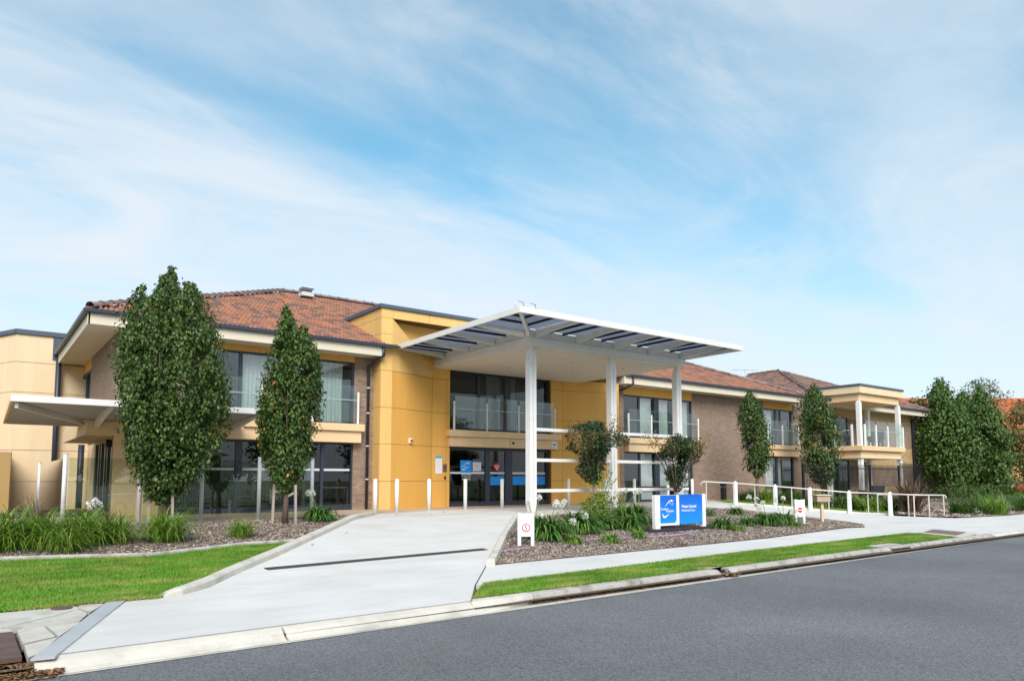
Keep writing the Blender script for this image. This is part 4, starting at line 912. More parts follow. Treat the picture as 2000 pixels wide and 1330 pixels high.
m = MB(); m.add([(EX0,EY,EZ),(EX1,EY,EZ),(EX1-HX,EY+HX,rz),(EX1,EY+16,EZ),(EX0,EY+16,EZ),(EX1-HX,EY+16-HX,rz)], [(0,1,2),(1,3,5,2),(0,2,5,4)]); r2 = m.build('roof', 'roof_deck', rw)
tile_roof((EX0,EY,EZ), (1,0,0), up, [(0,0),(2*HX,0),(HX,HX*math.sqrt(1+PIT*PIT))], 'terracotta_brown', r2); tile_roof((EX0,EY+16,EZ), (0,-1,0), Vector((1,0,PIT)), [(0,0),(16,0),(16-HX,HX*math.sqrt(1+PIT*PIT)),(HX,HX*math.sqrt(1+PIT*PIT))], 'terracotta_brown', r2)
ridge_run((EX0,EY,EZ+.08), (EX0+HX,EY+HX,rz+.08), r2); ridge_run((EX1,EY,EZ+.08), (EX1-HX,EY+HX,rz+.08), r2); ridge_run((EX0+HX,EY+HX,rz+.08), (EX0+HX,EY+16-HX,rz+.08), r2)
gutter_run(rw, (EX0, EY, 5.405), (EX1, EY, 5.405)); MB().box(EX0, EX1, EY+.06, EY+.1, 5.06, 5.36).build('fascia_board', 'fascia', rw); MB().box(EX0, EX1, EY+.101, YF+.03, 5.09, 5.11).build('eave_soffit', 'soffit', rw)
downpipe(rw, [(49.3,EY+.05,5.3), (49.3,22.0,4.95), (49.3,22.16,4.8), (49.3,22.16,-.6)], .09)
for x0, x1 in ((38.4, 41.2),):
    window(rw, x0, x1, 2.8, 4.6, YF-.03, mull=((39.8,.1),), curt=(), gm='pane_dark'); window(rw, x0, x1, .0, 2.1, YF-.03, mull=((39.8,.1),), gm='pane_dark')
pv = thing('balcony_pavilion', 'projecting two-storey balcony pavilion with cream parapet and white columns', 'pavilion', (40.4, 21, -.5))
QX0, QX1, QY = 38.0, 42.7, 19.75
def ring(z0, z1, o, mat, name): return MB().box(QX0-o, QX1+o, QY-o, YF, z0, z1).build(name, mat, pv, bevel=.01)
ring(2.15, 2.53, -.12, 'beige', 'slab_edge'); ring(2.535, 2.79, .06, 'beige', 'sill_band'); ring(5.22, 5.62, -.12, 'beige', 'roof_beam'); ring(5.625, 6.0, .05, 'cream', 'parapet'); ring(6.003, 6.12, .10, 'navy_cap', 'parapet_cap')
MB().box(QX0, QX1, QY, YF-.01, 2.12, 2.146).build('ceiling', 'soffit', pv)
for x, y in ((QX0+.18, QY+.18), (QX1-.18, QY+.18), (QX0+.18, 21.7), (QX1-.18, 21.7)):
    zb = h(x, y)-.1; o = MB().box(x-.11, x+.11, y-.11, y+.11, .40 if x < 39 and y < 21 else zb, 2.15).build('column', 'white_metal', pv, bevel=.012); MB().box(x-.11, x+.11, y-.11, y+.11, 2.79, 5.14).build('upper_column', 'white_metal', pv, bevel=.006)
    if x < 39 and y < 21: MB().box(x-.13, x+.13, y-.13, y+.13, zb, .40).build('column_sleeve', 'navy', o)
    MB().box(x-.07, x+.07, y-.07, y+.07, 5.14, 5.219).build('capital', 'white_metal', pv)
bl = thing('glass_balustrade', 'glass balustrade round the pavilion balcony at right', 'balustrade', (40.4, 19.8, 2.79))
px = [QX0+.42, QX0+1.6, QX0+2.9, QX1-.02]
for x in px: MB().box(x-.05, x+.05, QY-.02, QY+.05, 2.79, 3.95).build('post', 'white_metal', bl)
for a, b in zip(px[:-1], px[1:]): MB().box(a+.06, b-.06, QY+.0, QY+.012, 2.85, 4.15).build('glass_panel', 'clear_glass', bl); MB().box(a, b, QY+.02, QY+.05, 3.62, 3.65).build('rail', 'galv', bl)
for y in (20.25, 21.2, 22.1): MB().box(QX0-.05, QX0+.02, y-.05, y+.05, 2.79, 3.95).build('post', 'white_metal', bl)
for a, b in ((20.25,21.2), (21.2,22.1)): MB().box(QX0-.02, QX0-.008, a+.06, b-.06, 2.85, 4.15).build('glass_panel', 'clear_glass', bl); MB().box(QX0-.03, QX0, a, b, 3.62, 3.65).build('rail', 'galv', bl)
t = thing('bulkhead_light', 'oval white bulkhead lamp under the pavilion balcony', 'lamp', (43.3, YF, 1.9))
MB().box(-.26,.26,-.06,0,-.13,.13).build('housing', 'black', t, local=True, bevel=.05); MB().box(-.20,.20,-.11,-.06,-.08,.08).build('diffuser', 'lamp_white', t, local=True, bevel=.03)
# ------------------------------------------------------------------ foliage helpers
def unit(a): return a/np.maximum(np.linalg.norm(a, axis=-1, keepdims=True), 1e-6)
def leaves_mesh(P, D, NR, length, width, fold=.25, bend=.25):
    """two folded halves per leaf; P base, D direction, NR rough normal"""
    n = len(P); D = unit(D); S = unit(np.cross(D, NR)); Nn = np.cross(S, D)
    l = np.asarray(length).reshape(-1,1)*np.ones((n,1)); w_ = np.asarray(width).reshape(-1,1)*np.ones((n,1))
    mid = P + D*l*.45 ; tip = P + D*l - Nn*l*bend
    le = mid + S*w_ + Nn*w_*fold*2; ri = mid - S*w_ + Nn*w_*fold*2
    V = np.stack([P, le, tip, ri, mid + D*l*.05], 1).reshape(-1,3)
    i = np.arange(n)*5
    F = np.concatenate([np.stack([i, i+4, i+1], 1), np.stack([i+1, i+4, i+2], 1), np.stack([i, i+3, i+4], 1), np.stack([i+3, i+2, i+4], 1)])
    return V, F
def wavefield(seed, f):
    rs = np.random.RandomState(seed); K = rs.normal(0, f, (10,3)); ph = rs.uniform(0, 6.28, 10)
    return lambda P: np.cos(P @ K.T + ph).sum(1)/3.2
def crown(prof, n, seed, base, lsize, ratio=.34, gap=-.35, gf=2.6, outer=.42, rough=.16, droop=.5, up=0.0, shoots=0):
    """prof: rows (height, reach to the left, reach to the right) in metres"""
    rs = np.random.RandomState(seed); pr = np.array(prof, float); z = pr[:,0]
    lf = lambda q: np.interp(q, z, pr[:,1]); rt = lambda q: np.interp(q, z, pr[:,2])
    zz = np.linspace(z[0], z[-1], 200); wgt = np.maximum((lf(zz)+rt(zz)), .05)**1.5; cdf = np.cumsum(wgt); cdf /= cdf[-1]
    R2 = np.array([RIGHT.x, RIGHT.y, 0]); F2 = np.array([-RIGHT.y, RIGHT.x, 0]); out_P = []; out_D = []; got = 0; wf = wavefield(seed+1, gf); wl_ = wavefield(seed+2, 1.9)
    while got < n:
        m = n*2; q = np.interp(rs.rand(m), cdf, zz); ph = rs.uniform(0, 6.283, m); rho = rs.rand(m)**outer
        lo, ro = lf(q), rt(q); a = (lo+ro)/2*.93; c = (ro-lo)/2
        dirv = np.cos(ph)[:,None]*R2 + np.sin(ph)[:,None]*F2
        P0 = dirv*a[:,None]; lump = 1 + rough*wl_(np.c_[P0[:,0]*1.8, P0[:,1]*1.8, q*1.8]) + rough*.6*wl_(np.c_[P0[:,0]*5+3, P0[:,1]*5, q*4.5]) - rough*.35
        P = dirv*(a*rho*lump)[:,None] + R2*c[:,None]; P[:,2] = q
        k = wf(P) > gap + rs.uniform(-.35, .35, m); P = P[k]; dirv = dirv[k]
        out_P.append(P); out_D.append(dirv); got += len(P)
    P = np.concatenate(out_P)[:n]; dv = np.concatenate(out_D)[:n]
    D = dv*.8 + rs.normal(0, .6, (n,3)); D[:,2] += -droop + up
    NR = dv*.6 + rs.normal(0, .5, (n,3)); NR[:,2] += .7
    Ls = lsize*rs.uniform(.7, 1.25, n)
    return leaves_mesh(P + np.array(base), D, NR, Ls, Ls*ratio)
def plumes(prof, n, seed, base, lsize, ratio=.31, K=26, pr_=.30, core=.22, **_):
    """crown built from upright leafy shoots packed inside the outline"""
    rs = np.random.RandomState(seed); pf = np.array(prof, float); z = pf[:,0]; lf = lambda q: np.interp(q, z, pf[:,1]); rt = lambda q: np.interp(q, z, pf[:,2])
    R2 = np.array([RIGHT.x, RIGHT.y, 0]); F2 = np.array([-RIGHT.y, RIGHT.x, 0]); H = z[-1]-z[0]; sh = []
    for k in range(K):
        zt = z[0] + H*(.40+.57*((k+.5)/K)**.8); zb = zt - H*rs.uniform(.30,.48); zb = max(zb, z[0]+.02*H); ph = k*2.399+rs.uniform(-.4,.4); rr_ = np.sqrt(rs.uniform(.25,1.0)) if k < K-2 else rs.uniform(0,.3)
        def at(q):
            a = (lf(q)+rt(q))/2; c = (rt(q)-lf(q))/2; rad = max(a - pr_*.62, a*.25)*rr_; return (np.cos(ph)*R2+np.sin(ph)*F2)*rad + R2*c + np.array([0,0,q])
        sh.append((at(zb), at((zb+zt)/2), at(zt-pr_*.2), pr_*rs.uniform(.6,1.45)))
    # low skirt shoots so the base of the crown closes
    for k in range(K//2):
        zt = z[0]+H*rs.uniform(.25,.5); zb = z[0]+.01*H; ph = k*2.399; rr_ = rs.uniform(.6,1)
        sh.append((np.array([0,0,zb]), (np.cos(ph)*R2+np.sin(ph)*F2)*max(0,(lf(zt)+rt(zt))/2-pr_)*rr_*.8 + np.array([0,0,(zb+zt)/2]), (np.cos(ph)*R2+np.sin(ph)*F2)*max(0,(lf(zt)+rt(zt))/2-pr_*.7)*rr_+R2*(rt(zt)-lf(zt))/2+np.array([0,0,zt]), pr_*rs.uniform(.8,1.1)))
    for q_ in ((.50,.98),(.30,.80)): sh.append((np.array([0,0,z[0]+H*q_[0]]), R2*(rt(z[0]+H*.75)-lf(z[0]+H*.75))*.25+np.array([0,0,z[0]+H*(q_[0]+q_[1])/2]), R2*(rt(z[0]+H*q_[1])-lf(z[0]+H*q_[1]))*.5+np.array([0,0,z[0]+H*q_[1]]), pr_*.85))
    A, B, C_, W = [np.array(q) for q in zip(*sh)]; ln_ = np.linalg.norm(C_-A, axis=1)*W; idx = rs.choice(len(sh), n, p=ln_/ln_.sum()); t = rs.rand(n)[:,None]**.78
    ax = A[idx]*(1-t)**2 + 2*B[idx]*t*(1-t) + C_[idx]*t**2; w_ = W[idx]*np.clip(1.25-1.1*t[:,0]**3, .22, 1)*np.clip(t[:,0]*3+.35, 0, 1)
    d = unit(rs.normal(0,1,(n,3))*np.array([1,1,.6])); P = ax + d*(w_*rs.uniform(.5,1.08,n))[:,None]
    kp = wavefield(seed+5, 1.5/max(pr_, .1))(P) > -.78 + rs.uniform(-.3,.3,n); kp |= P[:,2] > z[0]+.80*H; P = P[kp]; d = d[kp]; n = len(P)
    D = d*.55 + rs.normal(0,.38,(n,3)); D[:,2] -= .75; NR = d*1.0 + rs.normal(0,.35,(n,3)); NR[:,2] += .45
    Ls = lsize*rs.uniform(.72,1.25,n); V1, F1 = leaves_mesh(P+np.array(base), D, NR, Ls, Ls*ratio, .18, .35)
    return V1, F1
def limbs(m, base, ht, r0, prof, seed, n=9, lean=(0,0)):
    r = rdm(seed); b = Vector(base); top = b + Vector((lean[0], lean[1], ht*.86)); pts = []; rad = []
    for i in range(9):
        t = i/8; p = b.lerp(top, t) + Vector((r.uniform(-.03,.03), r.uniform(-.03,.03), 0))*(1 if i else 0); pts.append(p); rad.append(r0*(1-.88*t)+.008 + (.35*r0 if i == 0 else 0))
    m.tube(pts, rad, 9)
    zs = [q[0] for q in prof]; wd = [(q[1]+q[2])/2 for q in prof]
    for i in range(n):
        t = r.uniform(.30, .72) if i > 3 else .26+.05*i; s = b.lerp(top, t); a = 6.283*i/n*1.62 + r.uniform(-.4,.4)
        zt = min(zs[-1]*.93, s.z-b.z + r.uniform(.9, 1.7)); rr_ = float(np.interp(zt, zs, wd))*r.uniform(.55,.85)
        e = Vector((b.x+math.cos(a)*rr_, b.y+math.sin(a)*rr_, b.z+zt)); mdl = s.lerp(e, .5) + Vector((math.cos(a)*rr_*.22, math.sin(a)*rr_*.22, -.1))
        rb = r0*.42*(1-t*.6); m.tube([s, s.lerp(mdl,.6), mdl, mdl.lerp(e,.55), e], [rb, rb*.85, rb*.65, rb*.4, .006], 6)
        for k in range(3):
            u = r.uniform(.35,.95); p = mdl.lerp(e, u); q = p + Vector((r.uniform(-.35,.35), r.uniform(-.35,.35), r.uniform(.1,.5))); m.tube([p, q], [rb*.3, .004], 4, cap=False)
    return m
def tree(name, label, cat, base, prof, n, lsize, seed, leafm='leaf_pear', bark='bark', r0=.09, group=None, extra=None, **k):
    t = thing(name, label, cat, base, group=group); ht = prof[-1][0]
    m = MB(); limbs(m, base, ht, r0, prof, seed); m.build('trunk', bark, t, smooth=True)
    V, F = (plumes if k.pop('plume', False) else crown)(prof, n, seed, base, lsize, **k); npmesh('crown', V, F, leafm, t)
    if extra:
        k.pop('K', 0); k.pop('pr_', 0); V, F = crown(prof, extra[0], seed+50, base, lsize*extra[2] if len(extra) > 2 else lsize, **k); npmesh('tinted_leaves', V, F, extra[1], t)
    return t
def gpos(x, y, dz=0): return (x, y, h(x, y)+dz)
def pxprof(rows, by, ppm, ax):      # outline rows measured as (y, left, right)
    return [((by-y)/ppm, (ax-l)/ppm, (r-ax)/ppm) for y, l, r in rows]
# the two pear trees beside the left wing
p1 = pxprof([(985,262,290),(965,258,335),(940,256,375),(915,250,405),(880,236,440),(840,218,450),(800,214,450),(760,214,446),(720,220,432),(690,224,425),(650,218,418),(620,214,412),(590,232,402),(565,248,392),(545,256,378),(530,268,358),(518,290,338),(508,312,326)], 1026, 88, 315)
tree('pear_tree', 'large dark green upright pear tree in front of the left wing', 'tree', gpos(3.36,17.28), p1, 42000, .084, 11, r0=.075, plume=True, K=40, pr_=.29, group='upright pear trees', extra=(160,'leaf_pear_warm'))
p2 = pxprof([(962,535,575),(945,525,592),(915,512,600),(885,500,606),(850,488,612),(815,484,618),(780,494,626),(745,502,632),(710,506,634),(680,508,632),(655,512,620),(640,518,606),(622,528,592),(606,530,566),(595,532,560),(583,538,552)], 1023, 84, 556)
tree('pear_tree', 'slimmer pear tree with scattered orange leaves by the driveway kerb', 'tree', gpos(5.86,16.67), p2, 26000, .082, 12, r0=.055, plume=True, K=26, pr_=.26, group='upright pear trees', extra=(70,'leaf_orange',.9))
# two crepe myrtles in the sign garden
def myrtle(label, base, prof, seed, n=6000, sprays=11):
    t = thing('crepe_myrtle', label, 'tree', base, group='small crepe myrtle trees'); r = rdm(seed); b = Vector(base)
    m = MB(); fork = b + Vector((.01,.0,prof[0][0]*.92)); m.tube([b, b.lerp(fork,.5)+Vector((.02,.01,0)), fork], [.055,.045,.042], 8); P = []; D = []; tips = []
    for i in range(sprays):
        a = 6.283*i/sprays + r.uniform(-.3,.3); zt = r.uniform(prof[-1][0]*.82, prof[-1][0]*1.02); rr_ = float(np.interp(zt*.9, [q[0] for q in prof], [(q[1]+q[2])/2 for q in prof]))*r.uniform(.8,1.45)
        e = b + Vector((math.cos(a)*rr_, math.sin(a)*rr_, zt)); md = fork.lerp(e,.5)+Vector((0,0,.12)); m.tube([fork, md, e], [.026,.015,.004], 5)
        tips += [e.lerp(md, u) + Vector((r.gauss(0,.09), r.gauss(0,.09), r.gauss(0,.09))) for u in [r.random()*.42 for _ in range(75)]]
    m.build('trunk', 'bark_pale', t, smooth=True)
    V, F = crown(prof, n, seed, base, .085, ratio=.30, gap=-.08, gf=3.6, rough=.42, droop=.15, outer=.5); npmesh('crown', V, F, 'leaf_myrtle', t)
    Pt = np.array([tuple(v) for v in tips]); rs = np.random.RandomState(seed); D = rs.normal(0,.7,(len(Pt),3)); D[:,2] += .5
    V, F = leaves_mesh(Pt, D, rs.normal(0,1,(len(Pt),3)), .06, .018); npmesh('bronze_tips', V, F, 'leaf_bronze', t, kind='stuff')
p3 = pxprof([(945,1148,1172),(925,1138,1182),(905,1130,1192),(885,1124,1203),(868,1118,1210),(850,1112,1212),(838,1120,1200),(826,1150,1180)], 1003, 62.5, 1160)
myrtle('crepe myrtle with bronze tips above the white flowers', gpos(15.33,16.38), p3, 61)
p4 = pxprof([(958,1308,1332),(935,1298,1345),(915,1295,1356),(895,1290,1366),(878,1284,1374),(866,1285,1376),(855,1300,1368),(844,1316,1330)], 1000, 60, 1320)
myrtle('crepe myrtle with bronze tips behind the blue sign', gpos(18.64,15.99), p4, 62)
# pears along the ramp
p5 = pxprof([(928,1468,1490),(905,1458,1500),(880,1454,1506),(850,1452,1508),(820,1446,1502),(795,1442,1500),(775,1444,1496),(762,1456,1484),(750,1462,1472)], 985, 44.5, 1480)
tree('pear_tree', 'narrow pear tree growing beside the ramp handrail', 'tree', gpos(28.03,19.36), p5, 10000, .115, 13, 'leaf_pear_warm', r0=.07, group='upright pear trees', plume=True, K=18, pr_=.38)
p6 = pxprof([(950,1598,1622),(930,1582,1640),(905,1570,1642),(880,1564,1645),(850,1560,1646),(820,1562,1644),(795,1566,1636),(775,1570,1630),(758,1580,1614),(742,1592,1602)], 989, 39.2, 1610)
tree('pear_tree', 'egg-shaped pear tree with autumn specks between window and pavilion', 'tree', gpos(34.09,19.73), p6, 12500, .12, 14, 'leaf_pear_warm', r0=.08, group='upright pear trees', plume=True, K=28, pr_=.48)
# three dense trees at far right
def dense(label, x, y, bx, rows, ppm, by, seed, n=7500):
    tree('street_pear_tree', label, 'tree', (x, y, -.25), pxprof(rows, by, ppm, bx), n, .19, seed, 'leaf_dense', r0=.13, group='dense trees at the far right', plume=True, K=40, pr_=.8, ratio=.34)
dense('leftmost of three dense green trees at the far right', 51.0, 20.9, 1854, [(955,1815,1890),(930,1790,1915),(900,1782,1925),(870,1784,1925),(830,1794,1905),(800,1808,1888),(775,1820,1872),(752,1832,1860),(728,1842,1850)], 30.4, 973, 71, 17000)
dense('middle dense green tree at the far right', 60.0, 23.1, 1896, [(950,1850,1930),(920,1840,1950),(880,1838,1955),(840,1856,1932),(800,1868,1912),(775,1878,1902),(756,1886,1894)], 26.2, 968, 72, 12500)
dense('rightmost of three dense green trees at the far right', 54.6, 19.8, 1937, [(962,1905,1970),(940,1890,1990),(905,1880,1998),(870,1885,1990),(830,1894,1970),(800,1904,1954),(775,1914,1942),(748,1924,1932)], 29.2, 972, 73, 15500)
tree('gum_tree', 'wispy pale grey-green gum tree behind the dense trees', 'tree', (82.9, 30.5, -.4), [(3,1.0,1.0),(6,2.0,2.4),(8,2.2,2.8),(10,1.9,2.4),(11.4,1.0,1.4),(12.0,.2,.3)], 2600, .34, 74, 'leaf_gum', r0=.2, rough=.35, gap=.1, ratio=.16, gf=1.2)
tree('autumn_tree', 'yellowing round tree at the right picture edge', 'tree', (77.3, 24.7, -.4), [(1.5,.8,.9),(3,2.2,2.4),(5,2.6,2.8),(7,2.1,2.3),(8.6,.8,.9)], 4200, .26, 75, 'leaf_autumn', r0=.18, rough=.25, gap=-.2)
tree('garden_tree', 'small yellow-green tree showing between pavilion roof and dense trees', 'tree', (75.5, 33.5, -.4), [(4.5,1.2,1.2),(6.5,2.0,2.0),(8.2,1.9,1.8),(9.6,.5,.5)], 2200, .32, 76, 'leaf_autumn', r0=.16, rough=.25)

# ------------------------------------------------------------------ strap-leaved plants
def clump(name, label, cat, base, n, length, width, seed, mat='strap_leaf', spread=.10, el=(55,88), arch=1.0, group=None, dry=0, flowers=(), fl_h=.75):
    t = thing(name, label, cat, base, group=group)
    def blades(n, L0, W0, sd, el):
        rs = np.random.RandomState(sd); ph = rs.uniform(0, 6.283, n); e = np.radians(rs.uniform(el[0], el[1], n)); Lh = L0*rs.uniform(.6, 1.1, n); w_ = W0*rs.uniform(.75, 1.2, n)
        r0 = spread*np.sqrt(rs.rand(n)); pa = rs.uniform(0,6.283,n); P = np.c_[np.cos(pa)*r0, np.sin(pa)*r0, np.zeros(n)] + np.array(base)
        hd = np.c_[np.cos(ph), np.sin(ph), np.zeros(n)]; sd_ = np.c_[-np.sin(ph), np.cos(ph), np.zeros(n)]; seg = 6; st = Lh/seg; V = []; ang = e.copy(); dr = np.radians(rs.uniform(14, 30, n))*arch
        for i in range(seg+1):
            ww = w_*(1-.15*abs(i-2)/2 if i < 4 else (1-(i-3)/(seg-3))*.85+.04)
            V += [P - sd_*ww[:,None]/2, P + sd_*ww[:,None]/2]
            P = P + (hd*np.cos(ang)[:,None] + np.array([0,0,1])*np.sin(ang)[:,None])*st[:,None]; ang = ang - dr*(.5+i*.22); ang = np.maximum(ang, -1.25)
            P[:,2] = np.maximum(P[:,2], base[2]+.01)
        V = np.stack(V, 1); k = 2*(seg+1); i0 = np.arange(n)[:,None]*k
        F = np.concatenate([i0 + np.array([[2*i, 2*i+1, 2*i+3, 2*i+2]]) for i in range(seg)], 0)
        return V.reshape(-1,3), F
    V, F = blades(n, length, width, seed, el); npmesh('leaves', V, F, mat, t, smooth=True)
    if dry: V, F = blades(dry, length*.8, width, seed+9, (20,80)); npmesh('dry_leaves', V, F, 'strap_dry', t)
    for i, (dx, dy, hh) in enumerate(flowers):
        st = MB(); b = Vector(base); top = b + Vector((dx, dy, hh*.92)); st.tube([b+Vector((dx*.2,dy*.2,.05)), b.lerp(top,.6)+Vector((0,0,.03)), top], .009, 5); so = st.build('flower_stalk', 'stalk', t)
        rs = np.random.RandomState(seed*7+i); nf = 34; d = unit(rs.normal(0,1,(nf,3))+np.array([0,0,.35])); Pn = np.array(tuple(top)) + d*rs.uniform(.035,.068,(nf,1))
        V, F = leaves_mesh(np.repeat(Pn,3,0), np.repeat(d,3,0)+rs.normal(0,.9,(nf*3,3)), rs.normal(0,1,(nf*3,3)), .042, .014, .1, .3); npmesh('flower_head', V, F, 'petal', so)
    return t
def ag(label, x, y, s=1.0, n=95, mat='strap_leaf', flowers=(), seed=None, **k):
    return clump('agapanthus', label, 'plant', gpos(x, y, .01), int(n*2.2), .66*s, .040*s, seed or int(x*100+y*7), mat, spread=.17*s, el=(26,86), arch=1.45, group='agapanthus clumps in the garden beds', flowers=flowers, **k)
# sign garden
ag('large agapanthus with white flowers just right of the speed sign', 10.45, 12.75, 1.45, 200, flowers=((-.25,-.1,.55),(.38,.1,.82),(.48,.2,.86),(.5,-.35,.42)))
ag('second large agapanthus clump right of the speed sign', 11.95, 13.35, 1.40, 200, flowers=((-.35,.1,.80),(-.15,-.45,.45),(-.55,-.05,.72)))
ag('agapanthus in front of the shrub under the crepe myrtle', 13.05, 13.65, 1.15, 150)
ag('agapanthus touching the left post of the blue sign', 13.75, 13.25, 1.15, 150)
ag('broad agapanthus behind the left end of the blue sign', 14.75, 14.3, 1.4, 170)
ag('tall agapanthus behind the middle of the blue sign', 15.15, 13.6, .85, 90)
ag('small yellowish agapanthus nearest the speed sign', 10.60, 11.95, .60, 75, 'strap_pale')
ag('small yellowish agapanthus midway between speed sign and blue sign', 11.55, 11.80, .66, 80, 'strap_pale')
ag('small yellowish agapanthus left of the black sign plinth', 12.72, 12.10, .62, 80, 'strap_pale')
ag('pale agapanthus behind the speed sign with white flower', 11.7, 14.75, .7, 70, 'strap_pale', flowers=((-.1,.1,.6),(.5,.4,.75)))
ag('agapanthus just right of the black sign plinth', 16.6, 12.6, .95, 120, flowers=())
ag('low pale tuft in front of the agapanthus right of the plinth', 16.60, 12.1, .5, 60, 'strap_pale')
ag('agapanthus close to the right post of the blue sign by the exit drive', 18.9, 14.95, .75, 90)
ag('agapanthus at the upper edge of the sign garden', 20.3, 14.85, .75, 90)
ag('agapanthus left of the flowering pair at the no entry sign', 17.95, 12.75, .78, 100)
ag('flowering agapanthus left of the no entry sign', 18.75, 12.65, 1.15, 130, flowers=((-.2,.2,.62),(.0,.35,.80),(-.15,.5,.88),(.25,.3,.7),(-.45,.0,.5)))
ag('flowering agapanthus touching the no entry sign', 19.55, 12.65, 1.1, 120, flowers=((.1,.3,.78),(.35,.2,.82),(.0,-.4,.42)))
ag('low agapanthus in front of the no entry sign', 19.35, 12.15, .6, 70, 'strap_pale')
for i, (x, y, fl) in enumerate(((16.1, 15.9, ((-.1,0,.75),(.25,.1,.8),(.0,.3,.7),(.45,-.1,.72))), (17.0, 16.1, ((0,0,.72),(.3,.2,.76))))):
    ag('white-flowering agapanthus behind the sign garden, left of the sign' if i == 0 else 'white-flowering agapanthus directly behind the blue sign', x, y, .75, 80, flowers=fl)
# shrub at the foot of the first crepe myrtle
sh = thing('leafy_shrub', 'yellow-green leafy shrub with long shoots under the crepe myrtle', 'shrub', gpos(14.95,15.7)); b = gpos(14.95,15.7)
V, F = crown([(.03,.5,.6),(.25,.75,.8),(.5,.55,.6),(.7,.2,.25)], 1500, 81, b, .07, ratio=.3, rough=.3, droop=0, up=.2); npmesh('leaves', V, F, 'leaf_shrub', sh)
m = MB(); r = rdm(82); P = []; 
for i in range(7):
    a = r.uniform(0,6.28); q = Vector(b)+Vector((math.cos(a)*r.uniform(.3,.8), math.sin(a)*r.uniform(.3,.8), r.uniform(.9,1.6))); s = Vector(b)+Vector((0,0,.2)); m.tube([s, s.lerp(q,.5)+Vector((0,0,.15)), q], [.012,.009,.004], 5); P += [s.lerp(q,u)+Vector((r.gauss(0,.02),r.gauss(0,.02),.15*math.sin(u*3.1))) for u in np.linspace(.3,1,26)]
m.build('shoots', 'stalk', sh); P = np.array([tuple(v) for v in P]); rs = np.random.RandomState(3); V, F = leaves_mesh(P, rs.normal(0,1,P.shape), rs.normal(0,1,P.shape)+np.array([0,0,1]), .06, .02); npmesh('shoot_leaves', V, F, 'leaf_shrub', sh)
# left bed
def lom(label, x, y, s=1.0, n=420, dry=40, mat='strap_lomandra', **k):
    return clump('lomandra', label, 'plant', gpos(x, y, .01), n, 1.15*s, .021*s, int(x*50+y*11), mat, spread=.30*s, el=(38,88), arch=.95, group='long-leaved grass clumps in the left bed', dry=dry, **k)
lom('long-leaved green clump at the left picture edge', .42, 14.75, .95, 620)
lom('second long-leaved clump from the left picture edge', 1.05, 14.75, .85, 620)
lom('third long-leaved clump, below the corner glass fence post', 1.62, 14.85, .85, 560)
lom('fourth long-leaved clump, at the right end of the big mass', 2.12, 15.0, .75, 480)
lom('low spreading clump at the foot of the big mass', 1.3, 14.25, .6, 320)
lom('bushy long-leaved clump at the foot of the large pear tree', 2.95, 14.85, .80, 560, 50)
lom('lone upright grassy clump in mulch left of the driveway kerb', 4.38, 14.95, .52, 330, 70)
clump('dry_grass_tuft', 'brown dried grass tuft behind the left clumps', 'plant', gpos(.95,16.5,.01), 130, .95, .016, 301, 'strap_dry', spread=.2, el=(55,90), arch=.7)
clump('dry_grass_tuft', 'brown dried tuft behind the fourth long-leaved clump', 'plant', gpos(2.2,16.2,.01), 90, .75, .016, 302, 'strap_dry', spread=.2, el=(55,90), arch=.7, flowers=((-.35,-.2,.62),(-.28,-.25,.68),(-.2,-.1,.6)))
ag('agapanthus with one white flower by the last glass fence post', 6.82, 17.0, 1.1, 140, flowers=((-.3,-.05,.72),(-.15,.1,.70)))
# beds on the right
r = rdm(55)
names = ['beside the window beyond the brick wall', 'under the egg-shaped pear tree', 'left of the black picket fence', 'in front of the picket fence', 'by the black column sleeve', 'right of the black column sleeve', 'left of the bronze flax']
for i, (x, y) in enumerate([(30.2,20.6), (31.6,19.9), (32.6,19.2), (33.6,18.4), (34.3,17.6), (34.6,16.9), (33.2,17.0)]):
    clump('lily_clump', 'green strap-leaved clump ' + names[i], 'plant', gpos(x,y,.01), 260, 1.05, .034, 400+i, 'strap_leaf' if i % 2 else 'strap_lomandra', spread=.5, el=(50,90), arch=.8, group='strap-leaved clumps behind the ramp rail')
for i, (x, y) in enumerate([(29.2,20.75), (31.0,20.5), (33.4,19.5), (35.2,18.3), (35.6,17.2)]):
    clump('lily_clump', ['low leafy clump at the window foot', 'second low leafy clump behind the rail', 'leafy clump against the picket fence', 'leafy clump at the fence near the column', 'leafy clump behind the bronze flax'][i], 'plant', gpos(x,y,.01), 180, .9, .03, 430+i, 'strap_leaf', spread=.45, el=(50,90), arch=.8, group='strap-leaved clumps behind the ramp rail')
clump('bronze_flax', 'large bronze flax with stiff brown leaves at the end of the rail', 'plant', gpos(34.2,15.6,.01), 230, 2.0, .055, 440, 'strap_bronze', spread=.35, el=(40,90), arch=.55)
lab = ['grassy clump right of the rail end', 'bright grassy clump at the footpath edge, far right', 'grassy clump behind the bright one', 'round grassy clump near the right picture edge', 'grassy clump at the right picture edge', 'small grassy clump under the first dense tree']
for i, (x, y, s) in enumerate([(34.6,13.7,1.0), (35.0,12.55,1.1), (38.0,13.9,1.1), (39.6,13.0,1.15), (43.0,13.3,1.2), (41.5,15.5,1.0)]):
    clump('grass_clump', lab[i], 'plant', gpos(x,y,.01), 420, 1.05*s, .022, 450+i, 'strap_lomandra' if i in (1,4) else 'strap_leaf', spread=.45, el=(45,90), arch=.8, group='grass clumps at the far right')
